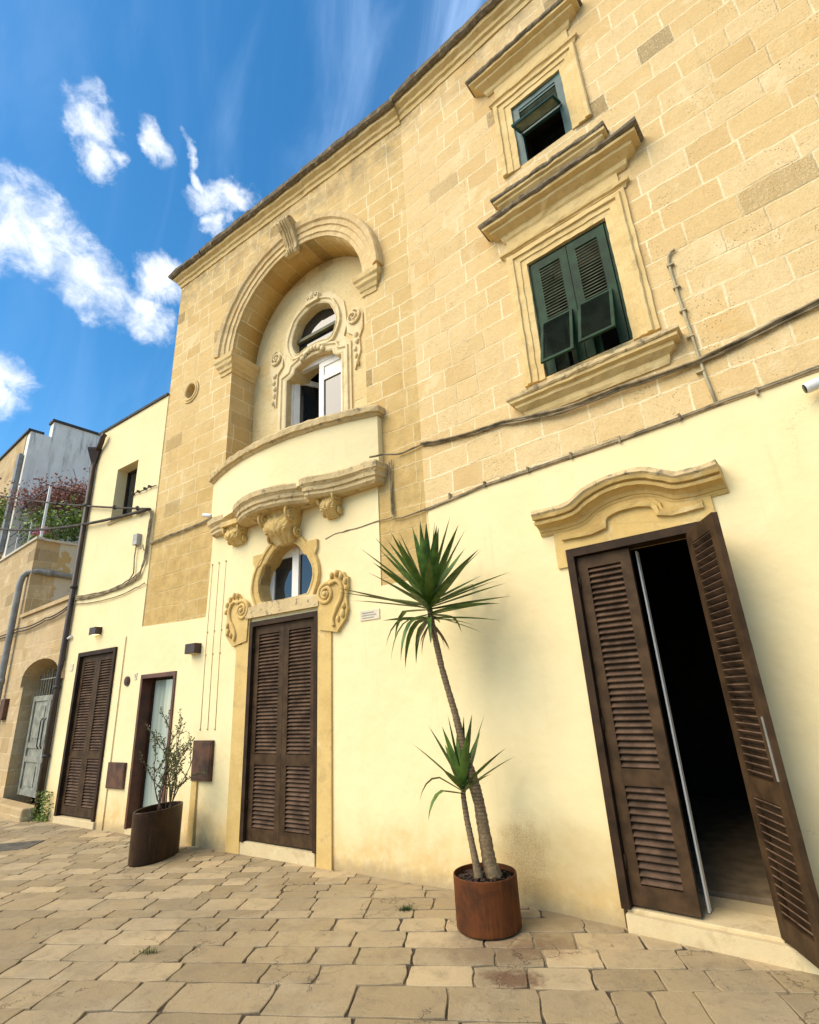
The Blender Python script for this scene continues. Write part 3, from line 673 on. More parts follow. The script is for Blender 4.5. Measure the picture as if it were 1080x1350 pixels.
def spiral(m, cx, cz, R_, y, r=.02, turns=2.0, a0=0, flip=1, n=40, sides=6):
    pts = []
    for i in range(n):
        t = i / (n - 1); a = a0 + flip * t * turns * 2 * math.pi; rr = R_ * (1 - t) ** .9 + .012
        pts.append((cx + rr * math.cos(a), y - .02 * t, cz + rr * math.sin(a)))
    m.tube(pts, [r * (1 - .45 * i / (n - 1)) for i in range(n)], sides)
for sg in (1, -1):
    m = MB()
    c0 = -2.25 + sg * .87
    m.plate([(c0 - sg * .02, 7.44), (c0 + sg * .10, 7.42), (c0 + sg * .18, 7.28), (c0 + sg * .17, 7.0), (c0 + sg * .10, 6.86), (c0 + sg * .12, 6.6), (c0 + sg * .04, 6.4), (c0, 6.3), (c0 - sg * .03, 6.95), (c0 - sg * .14, 7.05), (c0 - sg * .16, 7.25)][::sg], [], .47, .505)
    spiral(m, c0, 7.26, .13, .455, .024, 1.8, math.pi / 2 if sg > 0 else math.pi / 2, -sg)
    for k in range(5): m.blob((c0 + sg * (.04 + .02 * math.sin(k * 2)), .46, 6.92 - k * .13), (.045 - k * .004, .03, .05), 7, 5, jit=.5)
    m.build('window_scroll', M_cream, TH)
m = MB(); m.box(-2.40, -2.10, .40, .5, 7.98, 8.04); spiral(m, -2.33, 8.11, .065, .44, .022, 1.5, 0, 1); spiral(m, -2.17, 8.11, .065, .44, .022, 1.5, math.pi, -1); m.blob((-2.25, .44, 8.15), (.05, .05, .08), 8, 6, jit=.3)
for k in range(7): m.blob((-2.25 + (k - 3) * .075, .44, 7.07 - .012 * (k - 3) ** 2), (.045, .04, .05), 7, 5, jit=.5)
m.build('window_crest', M_cream, TH)

def frame_rect(m, x0, x1, z0, z1, w, y0, y1, wb=None):
    wb = w if wb is None else wb
    m.box(x0, x0 + w, y0, y1, z0, z1); m.box(x1 - w, x1, y0, y1, z0, z1)
    m.box(x0 + w, x1 - w, y0 + .001, y1 - .001, z1 - w, z1)
    if wb: m.box(x0 + w, x1 - w, y0 + .001, y1 - .001, z0, z0 + wb)
# niche window: french window, left leaf ajar
nw = empty('niche_window', (0, -.11, 0)); nw.parent = TH
m = MB(); m.box(-2.90, -2.84, .70, .78, 5, 6.95); m.box(-2.84, -1.62, .70, .78, 6.86, 6.96); m.box(-1.66, -1.60, .70, .78, 5, 6.95); m.build('frame', M_white, nw)
m = MB(); frame_rect(m, -2.24, -1.67, 5.0, 6.86, .10, .71, .77); m.box(-2.14, -1.77, .712, .768, 6.50, 6.58); lf = m.build('right_leaf', M_white, nw)
m = MB(); m.box(-2.14, -1.77, .735, .745, 5.1, 6.50); m.build('pane', M_glass, nw); m = MB(); m.box(-2.14, -1.77, .73, .75, 6.58, 6.76); m.build('panel', M_white, nw)
m = MB(); Mx = Matrix.Translation((-2.84, .74, 0)) @ Matrix.Rotation(rad(62), 4, 'Z')
for args in ((0, .09, -.03, .03, 5, 6.84), (.48, .57, -.03, .03, 5, 6.84), (.09, .48, -.029, .029, 6.74, 6.84), (.09, .48, -.029, .029, 5, 5.1)): m.box(*args, M=Mx)
lf = m.build('left_leaf', M_white, nw); m = MB(); m.box(.09, .48, -.005, .005, 5.1, 6.74, M=Mx); m.build('pane', M_glass, nw)
ovw = empty('oval_window', (0, -.17, 0)); ovw.parent = TH
m = MB(); m.box(-2.85, -1.65, .80, .82, 7.05, 8.05); m.build('pane', M_glass, ovw)
m = MB(); m.box(-2.85, -1.65, .74, .80, 7.46, 7.52); m.build('transom', mat('olive_frame_paint', paint_fn((.10, .10, .05), .6, .2)), ovw)

# ---- lower oval window over the central door
m = MB(); ring_mould(m, ow_in, .13, .05, 0.012, side=-1 if sum((a[0] * c[1] - c[0] * a[1]) for a, c in zip(ow_in, ow_in[1:] + ow_in[:1])) > 0 else 1)
ear = [(-2.64, 3.53), (-2.82, 3.56), (-2.84, 3.44), (-2.76, 3.36)]
m.plate([(-2.86, 3.56), (-2.86, 3.46), (-2.80, 3.36), (-2.72, 3.40), (-2.6, 3.56)], [], -.055, 0); m.plate([(-1.64, 3.56), (-1.90, 3.56), (-1.76, 3.40), (-1.68, 3.36), (-1.64, 3.46)], [], -.055, 0)
m.build('oval_window_surround', M_trim, TH)
m = MB(); m.plate([(-2.94, 2.69), (-1.59, 2.69), (-1.59, 2.83), (-1.75, 2.85), (-1.80, 2.875), (-2.0, 2.865), (-2.25, 2.86), (-2.5, 2.865), (-2.68, 2.875), (-2.72, 2.85), (-2.94, 2.83)], [], -.075, .0)
m.build('carved_lintel', M_lich2, TH)
low = empty('small_window', (0, -.08, 0)); low.parent = TH
m = MB(); frame_rect(m, -2.82, -1.66, 2.82, 3.66, .07, .26, .32); m.box(-2.31, -2.19, .25, .31, 2.89, 3.59); m.box(-2.75, -2.68, .262, .318, 2.89, 3.59); m.box(-1.80, -1.73, .262, .318, 2.89, 3.59); m.box(-2.75, -1.73, .264, .316, 3.50, 3.59); m.build('frame', M_white, low)
m = MB(); m.box(-2.70, -1.78, .285, .295, 2.88, 3.52); m.build('pane', M_glass, low)
# volutes beside the lintel
for sg in (1, -1):
    U = lambda v: -2.25 + sg * (v + 2.25)
    m = MB()
    m.plate([(U(x), z) for x, z in [(-1.585, 2.40), (-1.60, 2.70), (-1.60, 2.86), (-1.52, 2.93), (-1.42, 2.99), (-1.36, 3.07), (-1.30, 3.05), (-1.28, 3.09), (-1.22, 3.03), (-1.19, 3.05), (-1.15, 2.97), (-1.12, 2.98), (-1.12, 2.86), (-1.15, 2.74), (-1.13, 2.60), (-1.17, 2.48), (-1.25, 2.40), (-1.30, 2.345)]][::sg], [], -.06, 0)
    spiral(m, U(-1.47), 2.82, .125, -.055, .030, 2.1, rad(60) if sg > 0 else rad(120), sg, 50, 8)
    m.tube([(U(x), -.07, z) for x, z in smooth_poly([(-1.41, 2.93), (-1.28, 2.97), (-1.20, 2.86), (-1.22, 2.72), (-1.30, 2.62), (-1.36, 2.50), (-1.34, 2.42)], 2, False)], .026, 7)
    for k, (x, z, r) in enumerate([(-1.37, 3.03, .03), (-1.29, 3.045, .033), (-1.215, 3.0, .033), (-1.155, 2.93, .03), (-1.14, 2.84, .028), (-1.18, 2.64, .03), (-1.20, 2.55, .04), (-1.27, 2.50, .028)]):
        m.blob((U(x), -.07, z), (r * .8, .03, r * 1.4), 8, 5, jit=.4)
    m.blob((U(-1.47), -.085, 2.82), (.035, .03, .035), 8, 6)
    m.build('volute', M_trim, TH)
# jamb strips
for (a_, c_) in ((-3.14, DL0), (DL1, -1.41)):
    m = MB(); m.box(a_, c_, -.04, .0, -.3, 2.40 if a_ > -2 else 2.36); m.build('jamb_strip', M_trim, TH, bevel=.006)
m = MB(); m.box(-3.14 + .12, DL0, -.038, 0, 2.36, 2.69); m.box(DL1, -1.53, -.038, 0, 2.40, 2.69); m.build('jamb_head', M_trim, TH)

# ---- louvred doors
def louvre_leaf(w, z0, z1, mid, y, name, parent, M=None, mt=M_brown, st_w=.085, th=.04, pitch=.043, rail=.13, slat=.040, rz=None, tilt=38, smt=M_slat):
    """one hinged leaf, local x 0..w; two louvred fields"""
    m = MB(); T = M or Matrix.Identity(4)
    m.box(0, st_w, 0, th, z0, z1, T); m.box(w - st_w, w, 0, th, z0, z1, T)
    fields = [(z0 + rail, mid - .06), (mid + .06, z1 - rail * .8)]
    for (a_, c_) in ((z0, z0 + rail), (mid - .06, mid + .06), (z1 - rail * .8, z1)): m.box(st_w, w - st_w, .001, th - .001, a_, c_, T)
    s_ = MB() if smt else m
    for (a_, c_) in fields:
        k = int((c_ - a_) / pitch); p = (c_ - a_) / k
        for i in range(k):
            R_ = T @ Matrix.Translation((0, th * .5, a_ + p * (i + .5))) @ Matrix.Rotation(rad(tilt), 4, 'X')
            s_.box(st_w - .003, w - st_w + .003, -slat * .5, slat * .5, -.004, .004, R_)
    m.box(st_w, w - st_w, th + .002, th + .006, z0 + rail, z1 - rail * .8, T)
    o = m.build(name, mt, parent, rz)
    if smt: s_.build('slats', smt, parent, rz)
    return o
TX = lambda x, y, a=0: Matrix.Translation((x, y, 0)) @ Matrix.Rotation(rad(a), 4, 'Z')
def hinges(m, x, y, zs):
    for z in zs: m.tube([(x, y, z - .05), (x, y, z + .05)], .011, 8)
d2 = empty('central_door', (0, 0, 0)); d2.parent = TH
m = MB(); m.box(DL0, DL0 + .065, -.045, .10, .06, 2.64); m.box(DL1 - .055, DL1, -.045, .10, .06, 2.64); m.box(DL0 + .065, DL1 - .055, -.044, .10, 2.575, 2.64); m.build('frame', M_brown2, d2)
wl2 = (DL1 - .06 - DL0 - .07) / 2
for i in (0, 1): louvre_leaf(wl2 - .004, .075, 2.57, .80 + .15, .03, 'shutter_leaf', d2, TX(DL0 + .068 + i * wl2, .005))
m = MB(); hinges(m, DL1 - .065, -.005, (.45, 1.3, 2.3)); hinges(m, DL0 + .065, -.005, (.45, 1.3, 2.3)); m.build('hinge', M_brown2, d2)
m = MB(); m.plate([(-2.92, -.2), (-1.66, -.2), (-1.66, .05), (-2.9, .065)], [], -.03, .45); m.build('step', M_step, d2, bevel=.008)

gd = empty('glass_door', (0, 0, 0)); gd.parent = TH
m = MB(); m.box(GL0, GL0 + .05, -.035, .30, 0, GLT); m.box(GL1 - .05, GL1, -.035, .30, 0, GLT); m.box(GL0 + .05, GL1 - .05, -.034, .30, GLT - .06, GLT); m.build('frame', mat('mahogany_paint', paint_fn((.11, .036, .016), .4, .2)), gd)
m = MB(); frame_rect(m, GL0 + .05, GL1 - .05, .03, GLT - .06, .035, .15, .20); m.build('leaf', M_brown2, gd)
m = MB(); m.box(GL0 + .085, GL1 - .085, .17, .18, .065, GLT - .095); m.build('pane', M_streetrefl, gd)
m = MB(); m.box(GL0, GL1, -.02, .4, -.2, .0); m.build('step', M_step, gd)

d3 = empty('tall_open_door', (0, 0, 0)); d3.parent = TH; d3.rotation_euler = (0, 0, REL)
m = MB(); m.box(DR0, DR0 + .065, -.05, .12, .06, DRT); m.box(DR1 - .065, DR1, -.05, .12, .06, DRT); m.box(DR0 + .065, DR1 - .065, -.049, .12, DRT - .07, DRT); m.build('frame', M_brown2, d3)
louvre_leaf(.455, .08, DRT - .08, .92, 0, 'left_leaf', d3, TX(DR0 + .07, .0), pitch=.0475, slat=.046)
al = 186.5 - 128.907     # open leaf swings out towards the street
o_ = louvre_leaf(.50, .06, DRT - .06, .92, 0, 'open_leaf', d3, TX(DR1 - .105, -.02, -(al)) @ Matrix.Translation((0, 0, 0)), pitch=.0475, slat=.046, tilt=-38)
m = MB(); Mx = TX(DR1 - .105, -.02, -al); m.box(.465, .485, -.004, .0, 1.0, 1.36, M=Mx); m.build('lock_plate', M_pvc, d3)
m = MB(); hinges(m, DR0 + .068, -.008, (.35, 1.3, 2.45)); m.build('hinge', M_brown2, d3)
m = MB(); m.box(DR0 + .535, DR0 + .548, .14, .19, .07, DRT - .09); m.build('inner_door_edge', M_white, d3)
m = MB(); m.box(1.595, 3.3, -.002, .6, -.2, .035); m.box(1.60, 2.56, -.02, .3, .034, .062); m.build('threshold', M_step, d3, bevel=.006)
m = MB(); m.plate([(0, 0)] * 0 or [(1.60, -.25), (3.4, -.25), (3.4, .04), (1.60, .04)], [], -.075, -.014); 
m.build('step', M_step, d3, bevel=.012)
# hood over the tall door
hp = smooth_poly([(1.36, 3.06), (1.62, 3.05), (1.74, 3.06), (1.84, 3.13), (2.0, 3.185), (2.17, 3.20), (2.34, 3.185), (2.48, 3.12), (2.57, 3.06), (2.68, 3.05), (2.90, 3.06)], 2, False)
def hood_sweep(m, dz, k0, levels):
    m.sweep([(x, z + dz) for x, z in hp], levels, side=1)
hd = empty('door_hood', (0, 0, 0)); hd.parent = TH; hd.rotation_euler = (0, 0, REL)
m = MB(); hood_sweep(m, 0, 0, [(.03, -.02), (.03, .20), (.045, .215), (.08, .205), (.095, .17), (.10, -.02)]); m.build('coping', M_lich2, hd)
m = MB(); hood_sweep(m, 0, 0, [(-.135, -.02), (-.135, .03), (-.115, .045), (-.105, .045), (-.10, .06), (-.075, .075), (-.05, .12), (-.045, .155), (-.02, .165), (-.018, .145), (-.005, .145), (.0, .185), (.03, .20), (.03, -.02)]); m.build('moulding', M_trim, hd)
m = MB(); m.plate([(1.475, 2.60), (1.57, 2.60), (1.57, 2.755), (2.65, 2.755), (2.78, 2.755)] + [(2.78, 3.0)] + [(x, z - .03) for x, z in reversed(hp) if 1.5 < x < 2.75] + [(1.475, 3.0)], [], -.035, 0); m.build('lintel_stone', M_trim, hd)
ip = smooth_poly([(1.56, 2.89), (1.92, 2.88), (1.94, 2.98), (2.05, 3.02), (2.17, 3.03), (2.29, 3.02), (2.40, 2.98), (2.42, 2.88), (2.72, 2.89)], 1, False)
m = MB(); m.sweep(ip, [(-.05, .03), (-.045, .07), (-.01, .08), (-.005, .055), (.02, .065), (.03, .03)], side=1); m.build('inner_panel_moulding', M_trim, hd)

# ---- shuttered windows
def flap(m, s_m, x0, x1, zt, h, ang, yh, frame=.03):
    """top hinged louvred flap pushed out at the bottom"""
    T = Matrix.Translation((0, yh, zt)) @ Matrix.Rotation(rad(-ang), 4, 'X')
    m.box(x0, x0 + frame, -.012, .012, -h, 0, T); m.box(x1 - frame, x1, -.012, .012, -h, 0, T)
    m.box(x0 + frame, x1 - frame, -.011, .011, -h, -h + frame, T); m.box(x0 + frame, x1 - frame, -.011, .011, -frame, 0, T)
    k = int((h - 2 * frame) / .026)
    for i in range(k):
        R_ = T @ Matrix.Translation((0, 0, -frame - (i + .5) * (h - 2 * frame) / k)) @ Matrix.Rotation(rad(38), 4, 'X')
        s_m.box(x0 + frame - .002, x1 - frame + .002, -.015, .015, -.0025, .0025, R_)
def prof_frame(w, h):
    return [(0, -.02), (0, h * .35), (w * .35, h * .35), (w * .38, h * .6), (w * .7, h * .6), (w * .74, h), (w * .94, h), (w, h * .7), (w, -.02)]
wn = empty('shuttered_window', (0, 0, 0)); wn.parent = TH; wn.rotation_euler = (0, 0, REL)
x0, x1, z0, z1 = W1
m = MB(); m.sweep([(x0, z0 - .02), (x0, z1), (x1, z1), (x1, z0 - .02)], prof_frame(.19, .055), side=1)
m.sweep([(x0 - .185, z0 - .02), (x0 - .185, z1 + .18), (x1 + .185, z1 + .18), (x1 + .185, z0 - .02)], [(0, -.02), (0, .03), (.045, .03), (.05, -.02)], side=1)
m.build('architrave', M_carved, wn)
m = MB(); m.box(x0 - .20, x1 + .20, -.03, .0, z1 + .24, 6.56); m.build('frieze', M_carved, wn)
m = MB(); m.sweep([(x0 - .24, .1), (x0 - .24, 0), (x1 + .24, 0), (x1 + .24, .1)], [(-.01, z1 + .215), (.01, z1 + .215), (.03, z1 + .25), (.055, z1 + .26), (.06, z1 + .29), (-.01, z1 + .30)], plane='xy', side=-1); m.build('moulding', M_carved, wn)
def cornice(x0, x1, z0, h, d, parent, name='cornice', lich=M_lich):
    m = MB(); m.sweep([(x0 + d, .1), (x0 + d, 0), (x1 - d, 0), (x1 - d, .1)], [(-.02, z0), (.02, z0), (d * .2, z0 + h * .12), (d * .25, z0 + h * .3), (d * .6, z0 + h * .48), (d * .62, z0 + h * .6), (d * .85, z0 + h * .66), (d * .88, z0 + h * .78), (-.02, z0 + h * .78)], plane='xy', side=-1)
    o = m.build(name, M_carved, parent)
    m = MB(); m.sweep([(x0 + d, .1)] + [(x0 + d + (x1 - x0 - 2 * d) * i / 24, random.uniform(-.004, .004) if 0 < i < 24 else 0) for i in range(25)] + [(x1 - d, .1)], [(-.02, z0 + h * .78), (d * .92, z0 + h * .78), (d * 1.0, z0 + h * .84), (d, z0 + h * .97), (d * .9, z0 + h), (-.02, z0 + h * 1.04)], plane='xy', side=-1)
    m.build('weathered_top', lich, o); return o
cornice(1.20, 3.00, 6.44, .27, .24, wn)
cornice(1.235, 2.885, 4.17, .25, .17, wn, 'sill', M_lich2)
m = MB(); frame_rect(m, x0, x1, z0, z1, .03, .02, .09, 0); fr = m.build('frame', M_green, wn)
mx = (x0 + x1) / 2
for i, (a_, c_) in enumerate(((x0 + .035, mx - .003), (mx + .003, x1 - .035))):
    m = MB(); s2 = MB(); st_w = .085; zt = z1 - .04; zm = z0 + .60
    m.box(a_, a_ + st_w, .0, .045, z0 + .01, zt); m.box(c_ - st_w, c_, .0, .045, z0 + .01, zt)
    m.box(a_ + st_w, c_ - st_w, .001, .044, zt - .10, zt); m.box(a_ + st_w, c_ - st_w, .001, .044, zm - .012, zm + .012); 
    if i: m.box(a_ + st_w, a_ + st_w + .06, .06, .10, z0, zm)
    k = 19
    for j in range(k):
        zc = zm + .02 + (j + .5) * (zt - .10 - zm - .02) / k
        s2.box(a_ + st_w - .003, c_ - st_w + .003, -.034, .034, -.004, .004, Matrix.Translation((0, .022, zc)) @ Matrix.Rotation(rad(36), 4, 'X'))
    fm, fs = MB(), MB(); flap(fm, fs, a_ + .012, c_ - .045, zm + .02, .60, 17 if i == 0 else 20, -.012)
    m.build('shutter_leaf', M_green, wn); s2.build('slats', M_greenlt, wn); fm.build('flap', M_green, wn)
    fs.build('flap_slats', mat('dark_green_slats', paint_fn((.035, .050, .038), .8, .2, spec=.1)), wn)
m = MB(); m.box(x0 + .02, mx - .25, .20, .24, z0, z1); m.box(x0 + .25, x0 + .30, .16, .20, z0, z0 + .7); m.box(mx + .06, mx + .12, .16, .20, z0, z0 + .7); m.build('inner_sash', M_greenlt, wn)

wn = empty('attic_window', (0, 0, 0)); wn.parent = TH; wn.rotation_euler = (0, 0, REL)
x0, x1, z0, z1 = W2
m = MB(); m.sweep([(x0, z0 - .02), (x0, z1), (x1, z1), (x1, z0 - .02)], prof_frame(.22, .05), side=1); m.build('architrave', M_carved, wn)
m = MB(); m.sweep([(x0 - .22, .1), (x0 - .22, 0), (x1 + .22, 0), (x1 + .22, .1)], [(-.01, z1 + .23), (.01, z1 + .23), (.03, z1 + .27), (.05, z1 + .28), (.055, z1 + .32), (-.01, z1 + .33)], plane='xy', side=-1)
m.box(x0 - .17, x1 + .17, -.025, 0, z1 + .33, 9.0); m.build('frieze', M_carved, wn)
cornice(1.27, 2.78, 8.90, .26, .22, wn)
cornice(1.36, 2.72, 6.86, .22, .13, wn, 'sill')
m = MB(); frame_rect(m, x0, x1, z0 - .3, z1, .085, .01, .07, 0); m.build('frame', M_teal, wn)
m = MB(); s2 = MB(); m.box(x0 + .085, x1 - .085, .02, .06, z1 - .12, z1 - .085); m.box(x0 + .085, x1 - .085, .02, .06, z1 - .50, z1 - .47)
for j in range(11): s2.box(x0 + .083, x1 - .083, -.02, .02, -.003, .003, Matrix.Translation((0, .04, z1 - .14 - j * .030)) @ Matrix.Rotation(rad(36), 4, 'X'))
flap(m, s2, x0 + .06, x1 - .06, z1 - .48, .30, 58, .0); m.build('shutter', M_teal, wn); s2.build('slats', M_greenlt, wn)
mw = MB(); mw.box(x0, x1, .3, .32, z0 - .3, z1); mw.build('pane', M_glass, wn)

# ------------------------------------------------------------------ LOW HOUSE
LH = empty('low_house', (BX, BY, 0), AL); tag(LH, 'low cream stuccoed house with louvred brown door and one small deep upper window', 'house')
X0, X1, ZL = -8.12, -5.60, 7.28
WN = (-7.15, -6.40, 5.05, 6.17)
D0, D1, DT = -7.54, -6.27, 2.63
m = MB(); m.plate([(X0, -.3), (X1, -.3), (X1, ZL), (X0, ZL)], [[(D0, -.29), (D1, -.29), (D1, DT), (D0, DT)], [(WN[0], WN[2]), (WN[1], WN[2]), (WN[1], WN[3]), (WN[0], WN[3])]], -.014, .45); m.build('wall', M_stuccoL, LH)
m = MB(); m.box(X0, X0 + .3, .45, 5.5, -.3, ZL); m.box(X0 + .3, X1, 5.2, 5.5, -.3, ZL); m.box(X0 + .3, X1, .45, 5.2, ZL - .3, ZL - .05); m.build('side_wall', M_stuccoL, LH)
m = MB(); m.sweep([(X0, 5.5), (X0, -.014), (X1, -.014)], [(-.3, ZL), (.03, ZL), (.035, ZL + .045), (-.3, ZL + .05)], plane='xy', side=-1); m.build('roof_coping', M_coping, LH)
wn = empty('window', (0, 0, 0)); wn.parent = LH
m = MB(); m.box(WN[0] - .06, WN[1] + .03, -.05, .05, WN[2] - .045, WN[2]); m.build('sill', M_step, wn)
m = MB(); frame_rect(m, WN[0], WN[1], WN[2], WN[3], .05, .19, .25); m.build('frame', M_brown2, wn); m = MB(); m.box(WN[0] + .05, WN[1] - .05, .215, .225, WN[2] + .05, WN[3] - .05); m.build('pane', M_glass, wn)
d1 = empty('louvred_door', (0, 0, 0)); d1.parent = LH
m = MB(); m.box(D0, D0 + .07, -.05, .12, .03, DT); m.box(D1 - .06, D1, -.05, .12, .03, DT); m.box(D0 + .07, D1 - .06, -.049, .12, DT - .07, DT); m.build('frame', M_brown2, d1)
w_ = (D1 - .065 - D0 - .075) / 2
for i in (0, 1): louvre_leaf(w_ - .004, .05, DT - .075, .95, .03, 'shutter_leaf', d1, TX(D0 + .075 + i * w_, .01))
m = MB(); m.box(D0 - .02, D1 + .02, -.05, .4, -.2, .025); m.build('step', M_step, d1, bevel=.01)
m = MB(); m.box(D1 + .10, D1 + .25, -.034, -.014, -.2, 2.78); m.box(X0 + .02, D1 + .25, -.034, -.014, 2.78, 2.84) if False else None; m.build('stucco_pilaster', M_stuccoL, LH)

# ------------------------------------------------------------------ FAR BUILDINGS
GH = empty('gate_house', (FX, FY, 0), AF); tag(GH, 'old rubble-stone building with an arched gateway and a roof terrace, left of the brown downpipe', 'building')
ga = [(-2.05, -.29), (-.02, -.29), (-.02, 2.30)] + [(-1.03 + 1.0 * math.cos(rad(a_)), 2.33 + .34 * math.sin(rad(a_))) for a_ in range(10, 180, 17)] + [(-2.05, 2.30)]
m = MB(); m.plate([(-3.0, -.3), (.04, -.3), (.04, 3.78), (-3.0, 3.72)], [ga], 0, .5)
m.plate([(-12, -.3), (-3.0, -.3), (-3.0, 5.62), (-12, 5.8)], [], 0, .5)
m.build('front_wall', M_far, GH)
m = MB(); m.box(-3.5, -3.0, .5, 4, -.3, 5.60); m.build('terrace_side_wall', M_peel, GH)
m = MB(); m.box(-12, -3.5, .5, 4, 4.9, 5.1); m.build('terrace_floor', M_far, GH)
m = MB(); m.box(-12, -2.94, -.04, .12, 5.62, 5.68); m.box(-3.06, -2.94, .12, 3.5, 5.60, 5.66); m.build('parapet_coping', M_peel, GH)
m = MB(); m.box(-3.02, .06, -.05, .12, 3.73, 3.81); m.build('ledge', M_far, GH)
m = MB(); m.box(-3, .2, 2.2, 2.5, -.3, 3.6); m.box(-3, .2, .5, 2.2, 3.2, 3.5); m.build('passage_wall', M_far, GH)
m = MB(); m.sweep([(p[0], p[1]) for p in ga[1:-1]][::-1] if False else [(-2.05, 2.2)] + [(-1.03 + 1.02 * math.cos(rad(a_)), 2.33 + .34 * math.sin(rad(a_))) for a_ in range(170, 0, -17)] + [(-.02, 2.2)], [(0, -.02), (0, .05), (.2, .05), (.22, -.02)], side=1); m.build('arch_ring', M_far, GH)
gt = empty('gate', (0, 0, 0)); gt.parent = GH
for i, (a_, c_) in enumerate(((-1.92, -1.0), (-.99, -.08))):
    m = MB(); m.box(a_, c_, .22, .26, .16, 1.98)
    for (p_, q_) in ((a_, a_ + .09), (c_ - .09, c_)): m.box(p_, q_, .19, .22, .16, 1.98)
    for zz in (.16, .75, 1.0, 1.88): m.box(a_ + .09, c_ - .09, .195, .22, zz, zz + .10)
    m.box(a_ + .2, c_ - .2, .205, .22, .32, .68); m.box(a_ + .2, c_ - .2, .205, .22, 1.18, 1.78)
    m.build('gate_leaf', M_gate, gt)
m = MB()
for i in range(14): m.box(-1.9 + i * .136, -1.9 + i * .136 + .014, .235, .249, 1.98, 2.50 if i % 2 else 2.42)
m.box(-1.92, -.08, .233, .251, 2.30, 2.32); m.build('grille', M_gate, gt)
m = MB(); m.tube([(-.90, .16, 1.0), (-.90, .13, 1.05), (-.90, .13, 1.5), (-.90, .16, 1.55)], .012); m.tube([(-1.08, .16, 1.0), (-1.08, .13, 1.05), (-1.08, .13, 1.5), (-1.08, .16, 1.55)], .012); m.build('handle', M_iron, gt)
m = MB(); m.box(-6.5, .05, -.28, .0, -.25, .13); m.build('step', M_far, GH, bevel=.03)

PH = empty('plaster_house', (FX, FY, 0), AF); tag(PH, 'tall house with stained grey plaster end wall rising behind the roof terrace', 'house')
m = MB(); m.box(-13, -6.0, .0, 8, 5.82, 9.6); m.build('stone_front', M_far, PH)
m = MB(); m.box(-5.99, -5.70, .02, 7, 5.7, 9.60); m.box(-5.995, -5.70, .55, 7, 9.60, 10.12); m.build('end_wall', M_plaster, PH)
m = MB(); m.box(-13, -5.68, -.05, .35, 9.60, 9.67); m.box(-6.04, -5.66, .50, 7, 10.12, 10.20); m.build('roof_edge', M_coping, PH)
m = MB(); m.box(-6.12, -5.88, -.10, .0, 5.9, 8.9); m.build('corner_pilaster', M_pvc, PH)

# ------------------------------------------------------------------ things on and by the walls
def world_mesh(m, name, mt, fr, label, cat, group=None, **kw):
    """mesh given in wall coordinates of frame fr (x=u, y=-off, z)"""
    A, x, y = {'L': (AL, BX, BY), 'R': (AR, BX, BY), 'F': (AF, FX, FY)}[fr]
    o = m.build(name, mt, None, A, loc=(x, y, 0), **kw); tag(o, label, cat, group); return o
def sag(a, c, n, d, wob=0, seed=0):
    r = random.Random(seed); return [tuple(a[i] + (c[i] - a[i]) * t / n + (-d * 4 * (t / n) * (1 - t / n) if i == 2 else 0) + (r.uniform(-wob, wob) if 0 < t < n and i != 0 else 0) for i in range(3)) for t in range(n + 1)]
def polyw(pts, per=5, d=.01, wob=.004, seed=0):
    out = []
    for i in range(len(pts) - 1): out += sag(pts[i], pts[i + 1], per, d, wob, seed + i)[:-1]
    return out + [pts[-1]]
# cables of the right stretch
m = MB()
for k, (dz, dy) in enumerate(((0, 0), (.022, .012), (-.018, .008), (.008, -.014))):
    m.tube(polyw([(.02, -.03 + dy, 4.385 + dz), (.45, -.03 + dy, 4.30 + dz * .6), (1.1, -.035 + dy, 4.24 + dz), (1.75, -.06 + dy, 4.105 + dz * 1.3), (2.3, -.06 + dy, 4.10 + dz), (2.93, -.04 + dy, 4.075 + dz * .6), (3.5, -.03 + dy, 4.15 + dz * 1.3), (4.2, -.03 + dy, 4.24 + dz), (8.5, -.03 + dy, 4.4 + dz)], 6, .008, .005, k), .0105, 6)
world_mesh(m, 'cable_bundle', M_cable, 'R', 'thick weathered cable bundle running under the green shuttered window', 'cable')
m = MB()
for k, (dz, dy) in enumerate(((0, 0), (.016, .006))):
    m.tube(polyw([(-.0, -.03 + dy, 3.555 + dz), (.8, -.03 + dy, 3.615 + dz), (1.6, -.03 + dy, 3.62 + dz), (2.4, -.03 + dy, 3.625 + dz), (3.0, -.03 + dy, 3.655 + dz), (3.6, -.03 + dy, 3.67 + dz), (8.5, -.03 + dy, 3.78 + dz)], 6, .004, .003, k + 9), .009, 6)
for u in (.35, .8, 1.3, 1.75, 2.2, 2.7, 3.25): m.box(u, u + .018, -.045, -.0, 3.60 + .02 * (u > 2.5), 3.66 + .02 * (u > 2.5))
world_mesh(m, 'wall_cable', M_cable, 'R', 'thin cable along the top edge of the yellow stucco', 'cable')
m = MB(); m.tube(smooth_poly([(2.985, -.02, 5.22), (2.94, -.02, 5.22), (2.925, -.02, 5.15), (2.93, -.02, 4.9), (2.945, -.02, 4.4)], 2, False) if False else [(3.0, -.02, 5.245), (2.965, -.02, 5.24), (2.935, -.02, 5.20), (2.925, -.02, 5.12), (2.93, -.02, 4.8), (2.945, -.02, 4.4), (2.955, -.02, 4.1), (2.965, -.02, 3.9), (2.985, -.02, 3.66)], .012, 8)
for z in (5.1, 4.85, 4.6, 4.33, 3.98): m.box(2.905, 2.965, -.038, .0, z, z + .012)
world_mesh(m, 'bent_conduit', M_cond, 'R', 'thin vertical conduit with hooked top, right of the green shuttered window', 'pipe')
